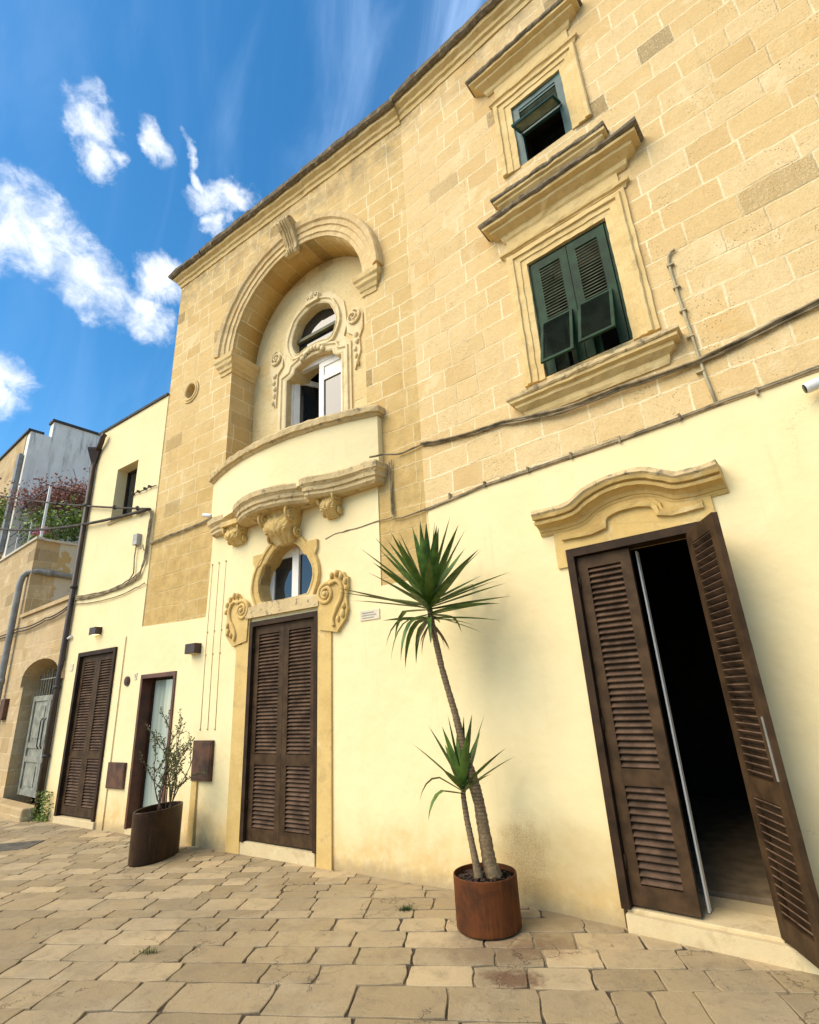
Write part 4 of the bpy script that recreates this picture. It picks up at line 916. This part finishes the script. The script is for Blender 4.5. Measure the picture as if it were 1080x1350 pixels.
m = MB(); m.tube([(-.46, -.03, 4.30), (-.465, -.03, 4.1), (-.45, -.03, 3.9), (-.455, -.03, 3.64), (-.43, -.03, 3.56), (-.30, -.03, 3.545), (0, -.03, 3.565)], .010, 6); m.tube([(-.43, -.03, 4.32), (-.44, -.03, 4.0), (-.43, -.03, 3.62)], .008, 6)
m.tube(polyw([(-.6, -.24, 4.33), (-.5, -.12, 4.38), (-.3, -.03, 4.36), (-.12, -.03, 4.37), (.02, -.03, 4.385)], 4, .004, .003, 2), .012, 6)
world_mesh(m, 'drop_cable', M_cable, 'L', 'short cable dropping down the stone strip right of the balcony', 'cable')
m = MB(); m.tube(polyw([(-1.52, -.018, 3.54), (-1.35, -.018, 3.575), (-1.1, -.018, 3.575), (-.75, -.018, 3.585), (-.46, -.02, 3.585)], 4, .003, .006, 5), .007, 5)
world_mesh(m, 'cable_stub', M_cable, 'L', 'frayed thin cable ending on the stucco under the balcony', 'cable')
m = MB()
for dz in (0, .02): m.tube(polyw([(-5.62, -.03, 4.31 + dz), (-5.0, -.03, 4.33 + dz), (-4.5, -.03, 4.34 + dz), (-4.05, -.03, 4.36 + dz), (-3.86, -.06, 4.36 + dz)], 5, .006, .004, 3), .010, 6)
world_mesh(m, 'cable_run', M_cable, 'L', 'cable across the stone between the cream house and the balcony', 'cable')
# bundle climbing the low house
m = MB()
for k, dx in enumerate((0, .035, -.03)):
    m.tube(polyw([(-8.05, -.04, 3.71 + dx), (-7.4, -.04, 3.66 + dx), (-6.7, -.04, 3.66 + dx * .5), (-6.1, -.05, 3.72 + dx), (-5.80, -.05, 3.80 + dx), (-5.68 + dx, -.05, 4.05), (-5.66 + dx, -.05, 4.5), (-5.64 + dx, -.05, 4.88), (-5.72 + dx, -.06, 4.97), (-6.1, -.07, 4.96 + dx * .4)], 5, .01, .006, k), .012, 6)
m.tube(polyw([(-6.02, -.05, 4.38), (-6.03, -.05, 4.1), (-6.0, -.05, 3.85), (-6.12, -.05, 3.74)], 4, .0, .004, 4), .012, 6)
m.tube(polyw([(-5.92, -.05, 4.4), (-5.85, -.06, 4.25), (-5.78, -.06, 4.32), (-5.72, -.06, 4.2)], 4, .0, .006, 6), .007, 5)
m.tube(polyw([(-8.05, -.04, 3.60), (-7.2, -.04, 3.52), (-6.4, -.04, 3.52), (-5.9, -.04, 3.58), (-5.62, -.04, 3.62)], 5, .01, .003, 8), .009, 6)
world_mesh(m, 'cable_bundle', M_cable, 'L', 'tangled cable bundle climbing the right edge of the cream low house', 'cable')
m = MB(); m.box(-6.08, -5.94, -.10, -.014, 4.36, 4.56); world_mesh(m, 'junction_box', mat('grey_plastic', paint_fn((.42, .41, .37), .6, .1)), 'L', 'small grey junction box beside the cables on the low house', 'electrical box', bevel=.008)
# wires spanning from the left over to the low house
def span(name, a, c, sg, r, label, knots=0, seed=1):
    m = MB(); P = sag(tuple(a), tuple(c), 24, sg); m.tube(P, r, 6)
    rr = random.Random(seed)
    for i in range(knots):
        p = P[rr.randrange(14, 24)]; m.tube([(p[0] - .02, p[1], p[2]), (p[0] + .02, p[1], p[2] + .012)], r * 2.2, 6)
    tag(m.build(name, M_cabled), label, 'cable')
span('overhead_cable', MW('F', -7.5, .8, 8.05), MW('L', -5.66, .08, 4.95), .12, .020, 'upper overhead cable sloping down across the cream house', 6)
span('overhead_cable', MW('F', -7.0, .8, 6.9), MW('L', -5.72, .08, 4.96), .32, .028, 'lower thicker overhead cable crossing in front of the flowered terrace')
m = MB(); m.tube(polyw([(-6.42, -.04, 5.44), (-6.2, -.05, 5.44), (-6.0, -.05, 5.41), (-5.8, -.05, 5.43), (-5.62, -.04, 5.40)], 4, .006, .004, 3), .010, 6)
for u in (-6.4, -6.22, -6.0, -5.85): m.box(u, u + .03, -.07, -.02, 5.42, 5.46)
world_mesh(m, 'cable_stub', M_cabled, 'L', 'short dark wire stub right of the small upper window', 'cable')
m = MB()
for dz in (0, .05): m.tube(polyw([(-7, -.05, 3.30 + dz), (-5, -.05, 3.45 + dz), (-3, -.06, 3.42 + dz * 1.4), (-1.2, -.06, 3.45 + dz), (.0, -.05, 3.55 + dz)], 8, .05, .004, 4), .014, 6)
world_mesh(m, 'cable_run', M_cabled, 'F', 'pair of sagging cables along the old stone gateway wall', 'cable')

# downpipe with hopper
dp = empty('downpipe', tuple(MW('L', -8.09, 0, 0)), AL); tag(dp, 'dark brown downpipe with funnel hopper at the corner of the cream house', 'downpipe')
m = MB(); m.tube([(0, -.075, -.06), (0, -.075, 2.1), (0, -.075, 6.55)], .05, 12); m.build('pipe', M_bpipe, dp)
m = MB(); m.tube([(0, -.075, 6.50), (0, -.075, 6.58), (0, -.075, 6.86), (0, -.075, 6.90)], [.055, .06, .17, .17], 4, smooth=False); m.build('hopper', M_bpipe, dp)
m = MB(); m.tube([(.10, -.075, 6.85), (.24, -.10, 6.98), (.32, -.12, 7.08), (.35, -.10, 7.14)], .055, 10); m.build('spout', M_bpipe, dp)
m = MB()
for z in (.9, 2.05, 3.9, 5.6): m.tube([(0, -.075, z), (0, -.075, z + .05)], .062, 12)
m.build('bracket', M_iron, dp)
gp = empty('grey_pipe', tuple(MW('F', -3.22, 0, 0)), AF); tag(gp, 'thick grey waste pipe bending round the corner of the old stone wall', 'pipe')
m = MB(); m.tube([(0, -.12, -.05), (0, -.12, 2.4), (0, -.12, 4.55), (.01, -.10, 4.72), (.06, -.03, 4.82), (.27, .12, 4.84), (.27, .8, 4.80), (.27, 2.6, 4.74)], .068, 12); m.build('pipe', M_pvc, gp)
m = MB(); m.tube([(0, -.12, 2.3), (0, -.12, 2.42)], .08, 12); m.tube([(.27, .3, 4.83), (.27, .42, 4.82)], .08, 12); m.build('collar', M_pvc, gp)
m = MB(); m.box(-3.05, -2.78, -.09, -.0, 1.55, 1.98); o = world_mesh(m, 'meter_box', M_meter, 'F', 'small rusty meter box on the old wall beside the grey pipe', 'electrical box', bevel=.01)

# wall lamps (dark when off; a warm glow is faintly lit in the first)
def wall_lamp(u0, u1, z0, z1, label, lit):
    e = empty('wall_lamp', tuple(MW('L', (u0 + u1) / 2, 0.014, z0)), AL); tag(e, label, 'wall lamp', 'cube wall lamps on the stucco')
    w = (u1 - u0) / 2; h = z1 - z0
    m = MB(); m.box(-w, w, -.115, -.0, 0, h); 
    o = m.build('housing', M_lampb, e, bevel=.004)
    m = MB(); m.box(-w + .02, w - .02, -.10, -.02, -.004, 0); mt = mat('lamp_diffuser_lit', lambda n, co, p: {'Base Color': (.9, .8, .55, 1), 'Emission Color': (1, .72, .32, 1), 'Emission Strength': 1.6}) if lit else M_cream
    m.build('diffuser', mt, e)
    m = MB(); m.box(-w + .02, w - .02, -.10, -.02, h, h + .004); m.build('upper_diffuser', mt, e)
wall_lamp(-7.10, -6.88, 2.90, 3.03, 'brown cube wall lamp glowing above the far-left louvred door', True)
wall_lamp(-4.18, -3.95, 2.33, 2.47, 'brown cube wall lamp on the stucco right of the glass door', False)
m = MB(); m.box(-6.05, -5.56, -.045, -.014, .50, .86); m.box(-6.035, -5.575, -.050, -.045, .515, .845); world_mesh(m, 'meter_cabinet', M_meter, 'L', 'square brown meter cabinet low on the wall left of the glass door', 'cabinet', bevel=.003)
m = MB(); m.box(-3.90, -3.50, -.06, -.014, .68, 1.17); m.box(-3.88, -3.52, -.066, -.06, .70, 1.15); world_mesh(m, 'meter_cabinet', M_meter, 'L', 'taller brown meter cabinet on the wall between the oval planter and the central door', 'cabinet', bevel=.003)
m = MB(); m.box(-3.90, -3.79, -.045, -.014, GZ - .1, .68); world_mesh(m, 'cable_cover_strip', M_trim, 'L', 'narrow worn strip running down from the taller meter cabinet', 'cover strip')
m = MB(); m.tube([(-5.83, -.014, 2.05), (-5.83, -.035, 2.05)], .075, 24, smooth=False); m.tube([(-5.83, -.034, 2.05), (-5.83, -.042, 2.05)], .05, 20, smooth=False); world_mesh(m, 'intercom', M_meter, 'L', 'round brown intercom plate left of the glass door', 'intercom')
def numplate(frame, u, z, w, h, txt, label, ts=.07):
    A = {'L': AL, 'R': AR}[frame]; e = empty('house_number', tuple(MW(frame, u, .014, z)), A); tag(e, label, 'number plate')
    m = MB(); m.box(-w / 2, w / 2, -.012, 0, -h / 2, h / 2); m.build('plate', M_marble, e)
    if txt:
        cu = bpy.data.curves.new('numeral', 'FONT'); cu.body = txt; cu.size = ts; cu.extrude = .002; cu.align_x = 'CENTER'; cu.align_y = 'CENTER'; cu.materials.append(M_greyp)
        t0 = bpy.data.objects.new('numeral', cu); me = bpy.data.meshes.new_from_object(t0); bpy.data.objects.remove(t0); t = bpy.data.objects.new('numeral', me); COL.objects.link(t); t.parent = e; t.location = (0, -.0145, 0); t.rotation_euler = (math.pi / 2, 0, 0)
numplate('L', -5.60, 2.11, .07, .10, '2', 'tiny house number plate reading 2 beside the glass door')
numplate('L', -7.78, 2.40, .10, .12, None, 'small pale number plate left of the far-left louvred door')
# conduits (three parallel cream conduits with clips)
for k, u in enumerate((-3.83, -3.67, -3.51)):
    m = MB(); m.tube([(u, -.018, 3.62), (u - .01, -.018, 2.4), (u + .005, -.018, 1.30)], .0045, 5)
    for z in (3.62, 2.62, 2.3 - .1 * k * 0, 1.31): m.blob((u, -.022, z), (.014, .012, .014), 6, 4)
    world_mesh(m, 'thin_conduit', mat('stucco_coloured_cable', paint_fn((.66, .54, .30), .8, .1)), 'L', ('leftmost', 'middle', 'rightmost')[k] + ' of three stucco-coloured cables running down beside the central door', 'cable', 'three thin cables beside the central door')
# street sign behind the palm
e = empty('street_sign', tuple(MW('L', -.83, .014, 2.49)), AL); tag(e, 'small pale rectangular plaque half hidden by the palm leaves', 'plaque')
m = MB(); m.box(-.14, .14, -.012, 0, -.055, .055); m.build('plate', M_marble, e)
m = MB()
for i, z in enumerate((.026, -.002, -.030)): m.box(-.11, .06 + .03 * (i % 2), -.0145, -.012, z - .006, z + .006)
m.build('engraved_lines', M_greyp, e)

def bullet_cam(P, A, tilt, label, s=1.0):
    e = empty('security_camera', tuple(P), A); tag(e, label, 'camera', 'white security cameras')
    m = MB(); m.tube([(0, .02, 0), (0, 0, 0)], .045 * s, 12, smooth=False); m.tube([(0, 0, 0), (0, -.06 * s, -.01)], .018 * s, 8); m.build('mount', M_camw, e)
    T = Matrix.Translation((0, -.07 * s, -.015)) @ Matrix.Rotation(rad(tilt), 4, 'Z') @ Matrix.Rotation(rad(-12), 4, 'Y')
    m = MB(); m.tube([T @ Vector((x * s, 0, 0)) for x in (.07, .06, -.10, -.115)], [.02 * s, .036 * s, .036 * s, .034 * s], 14); m.build('housing', M_camw, e)
    m = MB(); m.tube([T @ Vector((x * s, 0, 0)) for x in (-.114, -.118)], .029 * s, 14); m.build('lens', M_black, e)
bullet_cam(MW('R', 3.66, .014, 3.55), AR, 12, 'white bullet camera at the right end of the stucco top edge', 1.15)
bullet_cam(MW('L', -4.02, .0, 4.46), AL, 200, 'white security camera at the left end of the balcony', .9)
bullet_cam(MW('L', -7.96, .014, 2.97), AL, 0, 'tiny white camera beside the brown downpipe', .6)

# ------------------------------------------------------------------ planters and plants
def gxy(x, y): return (x, y, GZ)
P1 = empty('round_planter', (.425, 4.718, GZ)); tag(P1, 'round rust-brown steel planter holding the tall palm', 'planter')
m = MB(); n = 48; R1 = .243; H1 = .355
def rings_of(f, lv):
    return [[f(a_ * 2 * math.pi / n, r, z) for a_ in range(n)] for r, z in lv]
cyl = lambda a, r, z: (r * math.cos(a), r * math.sin(a), z)
m.loft(rings_of(cyl, [(R1 - .002, .012), (R1, .02), (R1, H1 - .004), (R1 - .003, H1), (R1 - .008, H1), (R1 - .010, H1 - .004), (R1 - .010, .05)]), smooth=False); m.build('pot', M_corten, P1)
m = MB(); rg = [[((R1 - .011) * k / 6 * math.cos(a_ * 2 * math.pi / 24), (R1 - .011) * k / 6 * math.sin(a_ * 2 * math.pi / 24), H1 - .035 + .02 * noise.noise(Vector((k, a_ * .7, 1)))) for a_ in range(24)] for k in range(1, 7)]
m.loft(rg, smooth=True); rr = random.Random(3)
for i in range(40):
    a_ = rr.uniform(0, 6.28); q = rr.uniform(.04, .21); m.blob((q * math.cos(a_), q * math.sin(a_), H1 - .03), (rr.uniform(.006, .014),) * 3, 5, 4, jit=.5)
m.build('soil', M_soil, P1)

def blade(m, base, dr, L_, w, droop, twist=0, seg=7, kink=None):
    base = Vector(base); dr = Vector(dr).normalized(); side = dr.cross(Vector((0, 0, 1)))
    if side.length < .05: side = Vector((1, 0, 0))
    side = (Matrix.Rotation(twist, 3, dr) @ side.normalized())
    vs = []; p = base.copy(); d_ = dr.copy()
    for i in range(seg + 1):
        t = i / seg; ww = w * (.55 + 1.6 * t * (1 - t) * 1.1) * (1 - t ** 3.2) + .0006
        nn = side.cross(d_).normalized()
        vs += [p - side * ww, p - nn * ww * .35, p + side * ww]
        d_ = (d_ + Vector((0, 0, -droop * (t + .15)))).normalized()
        if kink and t >= kink: d_ = (d_ + Vector((0, 0, -.55))).normalized()
        p = p + d_ * (L_ / seg)
    fs = []
    for i in range(seg):
        a = i * 3; fs += [(a, a + 1, a + 4, a + 3), (a + 1, a + 2, a + 5, a + 4)]
    m.add(vs, fs, True)
YU = empty('palm_plant', (.425, 4.718, GZ)); tag(YU, 'tall spiky-leaved palm with leaning ringed trunk and a shorter second rosette', 'palm')
off = Vector((.425, 4.718, GZ))
tr = [Vector(p) - off for p in [(.50, 4.717, .24), (.47, 4.717, .33), (.448, 4.717, .55), (.428, 4.717, .76), (.40, 4.717, .90), (.368, 4.717, 1.03), (.33, 4.717, 1.22), (.29, 4.717, 1.437), (.247, 4.717, 1.62), (.203, 4.717, 1.82), (.165, 4.717, 2.06), (.138, 4.717, 2.26), (.128, 4.717, 2.40)]]
def ringed(pts, rs, seed):
    rn = random.Random(seed); P = []; Q = []
    for i in range(len(pts) - 1):
        for k in range(9):
            f = k / 9; P.append(pts[i].lerp(pts[i + 1], f)); Q.append((rs[i] * (1 - f) + rs[i + 1] * f) * (1.05 if k % 2 else .96) * rn.uniform(.97, 1.03))
    return P + [pts[-1]], Q + [rs[-1]]
m = MB(); m.tube(*ringed(tr, [.066, .056, .049, .044, .045, .038, .032, .029, .027, .026, .027, .026, .02], 4), 12); m.build('trunk', M_bark, YU)
tr2 = [Vector(p) - off for p in [(.375, 4.69, .26), (.363, 4.687, .34), (.34, 4.687, .50), (.318, 4.687, .65), (.305, 4.687, .80), (.305, 4.687, .90)]]
m = MB(); m.tube(*ringed(tr2, [.036, .030, .026, .024, .022, .016], 8), 10); m.build('small_trunk', M_bark, YU)
rr = random.Random(21)
m = MB(); hd0 = Vector((.130, 4.717, 2.40)) - off
N = 50
for i in range(N):
    t = i / N; az_ = i * 2.39996; el = rad(86 - 84 * t ** .8 + rr.uniform(-7, 7)); L_ = rr.uniform(.64, .80) * (.90 + .20 * t)
    d_ = Vector((math.cos(az_) * math.cos(el), math.sin(az_) * math.cos(el), math.sin(el)))
    blade(m, hd0 + Vector((0, 0, .07 - .16 * t)) + d_ * .015, d_, L_, rr.uniform(.034, .044), .002 + .012 * t + rr.uniform(0, .015), rr.uniform(-.3, .3), kink=(rr.uniform(.35, .7) if t > .7 and rr.random() < .25 else None))
for i in range(15):
    az_ = i * 2.39996 + 1; el = rad(rr.uniform(-14, 8)); d_ = Vector((math.cos(az_) * math.cos(el), math.sin(az_) * math.cos(el), math.sin(el)))
    blade(m, hd0 + Vector((0, 0, -.12 - .05 * rr.random())), d_, rr.uniform(.45, .72), rr.uniform(.024, .034), .03 + rr.uniform(0, .05), rr.uniform(-.5, .5), kink=(rr.uniform(.2, .6) if rr.random() < .45 else None))
m.build('crown', M_yucca, YU)
m = MB()
for i in range(9):
    az_ = i * 2.39996 + .4; el = rad(rr.uniform(-70, -35)); d_ = Vector((math.cos(az_) * math.cos(el), math.sin(az_) * math.cos(el), math.sin(el)))
    blade(m, hd0 + Vector((0, 0, -.15 - .06 * rr.random())), d_, rr.uniform(.18, .36), rr.uniform(.012, .018), .12, rr.uniform(-.9, .9), kink=rr.uniform(.3, .8))
m.build('dry_leaves', mat('dry_leaf', leaf_fn((.20, .13, .06), (.33, .24, .12), 12, .8)), YU)
m = MB(); h2 = Vector((.305, 4.687, .90)) - off
for i in range(18):
    t = i / 22; az_ = i * 2.39996 + .6; el = rad(84 - 88 * t + rr.uniform(-8, 8)); d_ = Vector((math.cos(az_) * math.cos(el), math.sin(az_) * math.cos(el), math.sin(el)))
    blade(m, h2 + Vector((0, 0, .03 - .12 * t)), d_, rr.uniform(.42, .58), rr.uniform(.030, .038), .02 + .05 * t, rr.uniform(-.3, .3), kink=(rr.uniform(.2, .5) if t > .5 and rr.random() < .4 else None))
m.build('lower_crown', M_yucca, YU)

P2 = empty('oval_planter', (-3.265, 7.16, GZ), rad(78)); tag(P2, 'large dark oval steel planter with a thin wiry shrub', 'planter')
ell = lambda a, r, z: ((.365 + r) * math.cos(a) * (1 + .03 * z), (.205 + r) * math.sin(a) * (1 + .03 * z), z)
m = MB(); H2 = .54
m.loft(rings_of(ell, [(-.01, .0), (0, .015), (0, H2 - .006), (-.004, H2), (-.018, H2), (-.022, H2 - .006), (-.022, .35)])); m.build('pot', M_corten2, P2)
m = MB(); m.loft([[ell(a_ * 2 * math.pi / n, -.023, z) for a_ in range(n)] for z in (.36, .44)]); m.build('soil', M_soil, P2)
SH = empty('wiry_shrub', (-3.22, 7.18, GZ)); tag(SH, 'sparse wiry shrub with small leaves in the oval planter', 'shrub')
tw = MB(); lv = MB(); rr = random.Random(5)
def leafq(m, p, s, rr, d=None):
    a = Vector((rr.uniform(-1, 1), rr.uniform(-1, 1), rr.uniform(-.6, 1))).normalized() if d is None else (Vector(d) + Vector((rr.uniform(-.7, .7), rr.uniform(-.7, .7), rr.uniform(-.7, .7)))).normalized()
    c = a.cross(Vector((rr.uniform(-1, 1), rr.uniform(-1, 1), rr.uniform(-1, 1)))).normalized() * s * .32; n_ = a.cross(c).normalized() * s * .12
    m.add([p, p + a * s * .5 + c + n_, p + a * s, p + a * s * .5 - c + n_], [(0, 1, 2), (0, 2, 3)])
def twig(p, d_, L_, r, lev):
    pts = [p.copy()]; k = 6
    for i in range(k):
        d_ = (d_ + Vector((rr.uniform(-.22, .22), rr.uniform(-.22, .22), rr.uniform(-.08, .14)))).normalized(); p = p + d_ * L_ / k; pts.append(p.copy())
        if lev < 2 and i > 0 and rr.random() < .8: twig(p, (d_ + Vector((rr.uniform(-.9, .9), rr.uniform(-.9, .9), rr.uniform(-.2, .5)))).normalized(), L_ * rr.uniform(.3, .5), r * .55, lev + 1)
        if lev > 0 or i > 2:
            for _ in range(2): leafq(lv, p + Vector((rr.uniform(-.01, .01),) * 3), rr.uniform(.018, .034), rr, d_)
    tw.tube(pts, [r * (1 - .6 * i / k) for i in range(k + 1)], 5)
for i in range(8):
    a_ = rr.uniform(0, 6.28); twig(Vector((rr.uniform(-.06, .10), rr.uniform(-.10, .12), .42)), Vector((math.cos(a_) * .16 + .06, math.sin(a_) * .16, 1)).normalized(), rr.uniform(.55, .98), .010, 0)
tw.build('stems', M_twig, SH); lv.build('leaves', M_leaf, SH)

# weeds growing in the joints
def weed(P, n, s, label, seed):
    rr = random.Random(seed); m = MB()
    for i in range(n):
        a_ = rr.uniform(0, 6.28); q = Vector((rr.gauss(0, s * .5), rr.gauss(0, s * .22), 0)); el = rr.uniform(.5, 1.4)
        blade(m, q, (math.cos(a_) * math.cos(el), math.sin(a_) * math.cos(el), math.sin(el)), rr.uniform(.02, .06), .0018, .1, seg=3)
    o = m.build('grass_tuft', M_moss); o.location = P; tag(o, label, 'weed')
weed((-.213, 5.138, GZ - .01), 160, .05, 'small grass tuft in the paving in front of the stucco wall', 1)
weed((-2.07, 4.60, GZ - .015), 90, .07, 'thin line of weeds in the wide joint at lower left', 2)
m = MB(); rr = random.Random(8)
for i in range(240): 
    z = rr.random() ** 1.5 * .45; leafq(m, Vector((rr.gauss(.06, .06 + .03 * (1 - z)), rr.gauss(-.05, .05), z)), .05, rr)
o = m.build('wall_weed', M_ivy); o.location = MW('L', -7.93, .08, GZ); tag(o, 'leafy weed growing at the foot of the brown downpipe', 'weed')
# drain cover
m = MB(); Md = Matrix.Rotation(rad(8), 4, 'Z'); m.box(-.34, .34, -.22, .22, -.03, .0, Md)
for i in range(7): m.box(-.29, .29, -.17 + i * .052, -.155 + i * .052, 0, .004, Md)
o = m.build('drain_cover', mat('cast_stone_cover', paint_fn((.14, .12, .09), .8, .2)), bevel=.004); o.location = (-5.72, 8.13, GZ + .009); tag(o, 'rectangular grey drain cover in the paving at far left', 'drain cover')

# ------------------------------------------------------------------ roof terrace planting
def cloud_leaves(n, sampler, size, seed, mt, name, parent=None, label=None, cat=None, rz=None):
    rr = random.Random(seed); m = MB()
    for i in range(n): leafq(m, Vector(sampler(rr)), rr.uniform(.6, 1.3) * size, rr)
    A, x, y = AF, FX, FY
    o = m.build(name, mt, parent, None if parent else A, loc=None if parent else (x, y, 0))
    if label: tag(o, label, cat)
    return o
PG = empty('pergola', (FX, FY, 0), AF); tag(PG, 'slender white metal pergola posts and rails on the roof terrace parapet', 'pergola')
for (u, y) in ((-3.0, .06),):
    m = MB(); m.box(u - .025, u + .025, y - .025, y + .025, 5.66, 7.02); m.build('post', M_rail, PG)
m = MB(); m.box(-5.6, -2.97, .05, .07, 7.00, 7.02); m.box(-3.01, -2.99, .07, 2.6, 7.00, 7.02); m.build('top_rail', M_iron, PG)
RL = empty('terrace_railing', (FX, FY, 0), AF); tag(RL, 'low white-posted railing along the terrace parapet', 'railing')
for u in (-3.9, -4.9, -5.9):
    m = MB(); m.box(u - .018, u + .018, .03, .066, 5.68, 6.30); m.build('post', M_rail, RL)
m = MB(); m.tube([(-3.0, .05, 6.28), (-6.4, .05, 6.32)], .012, 6); m.tube([(-3.0, .05, 6.0), (-6.4, .05, 6.02)], .008, 6); m.build('rail', M_iron, RL)
def vine_s(rr):
    t = rr.random(); c = rr.choice([(-5.4, .5), (-4.9, .9), (-4.3, .7), (-3.7, 1.1), (-3.3, 1.7), (-3.1, 2.4), (-4.6, 1.5)])
    return (rr.gauss(c[0], .32), rr.gauss(c[1], .40), 7.25 + abs(rr.gauss(0, .17)) * rr.choice([1, 1, -1]))
VN = empty('pergola_vine', (FX, FY, 0), AF); tag(VN, 'russet climbing vine sprawling over the terrace pergola', 'vine')
cloud_leaves(8000, vine_s, .075, 4, M_vine, 'foliage', VN)
m = MB(); rr = random.Random(2)
for i in range(26):
    p = Vector((rr.uniform(-5.6, -3.0), rr.uniform(.1, 2.4), 7.16)); pts = [p.copy()]; d_ = Vector((rr.uniform(-1, 1), rr.uniform(-1, 1), .5)).normalized()
    for k in range(7): d_ = (d_ + Vector((rr.uniform(-.4, .4), rr.uniform(-.4, .4), rr.uniform(-.3, .25)))).normalized(); p = p + d_ * .14; pts.append(p.copy())
    m.tube(pts, .007, 4)
m.build('stems', M_twig, VN)
def ivy_s(rr):
    c = rr.choice([(-3.9, .5, 6.25), (-3.4, .9, 6.3), (-3.2, 1.5, 6.3), (-3.15, 2.1, 6.4), (-4.2, 1.9, 6.5), (-3.8, 2.2, 6.7), (-3.5, 2.6, 6.5), (-3.3, 3.1, 6.6), (-3.2, 3.7, 6.5), (-3.2, 4.2, 6.3), (-3.5, 3.3, 6.9), (-3.2, 2.6, 6.9)])
    return (rr.gauss(c[0], .22), rr.gauss(c[1], .32), rr.gauss(c[2], .24))
cloud_leaves(7000, ivy_s, .11, 9, M_ivy, 'climbing_plant', None, 'bright green climbing plant behind the white terrace post', 'climbing plant')
def ivy2(rr):
    return (rr.gauss(-6.6, .28), rr.gauss(-.05, .14), rr.gauss(7.15, .28))
cloud_leaves(900, ivy2, .10, 10, M_ivy, 'hanging_plant', None, 'green leafy plant at the far-left edge of the terrace', 'plant')
def dangle(rr):
    c = rr.choice([-5.8, -5.5, -5.2, -4.8]); return (rr.gauss(c, .10), rr.gauss(.5, .15), rr.uniform(5.75, 7.3))
cloud_leaves(900, dangle, .07, 13, M_leaf, 'trailing_creeper', None, 'olive creeper trailing down at the back of the terrace', 'creeper')
FB = empty('flower_pot', (FX, FY, 0), AF); FB.location = MW('F', -3.65, -.30, 5.55); tag(FB, 'magenta and white flowers in a pot behind the terrace parapet', 'flowers')
m = MB(); m.tube([(0, 0, -.4), (0, 0, .0)], [.12, .17], 14); m.build('pot', M_terr, FB)
m = MB(); rr = random.Random(6)
for i in range(500): leafq(m, Vector((rr.gauss(0, .20), rr.gauss(0, .12), .12 + abs(rr.gauss(0, .14)))), .07, rr)
m.build('leaves', M_ivy, FB)
m = MB()
for i in range(420): leafq(m, Vector((rr.gauss(.05, .17), rr.gauss(-.05, .10), .34 + abs(rr.gauss(0, .09)))), .06, rr)
m.build('petals', M_pink, FB)
TB = empty('window_box', tuple(MW('F', -3.02, -1.5, 5.66)), AF + math.pi / 2); tag(TB, 'terracotta trough of dark plants with a few yellow blooms on the terrace side wall', 'flower box')
m = MB(); m.box(.1, 1.3, -.10, .10, 0, .14); m.build('trough', M_terr, TB)
m = MB(); rr = random.Random(16)
for i in range(900): leafq(m, Vector((rr.uniform(-1.3, 1.3), rr.gauss(0, .10), .16 + abs(rr.gauss(0, .13)))), .065, rr)
m.build('leaves', M_moss, TB)
m = MB()
for k in range(5):
    c = Vector((rr.uniform(-.2, .7), -.12 + rr.uniform(-.05, .05), rr.uniform(.30, .48)))
    for j in range(9): leafq(m, c, .055, rr)
m.build('blooms', M_yel, TB)
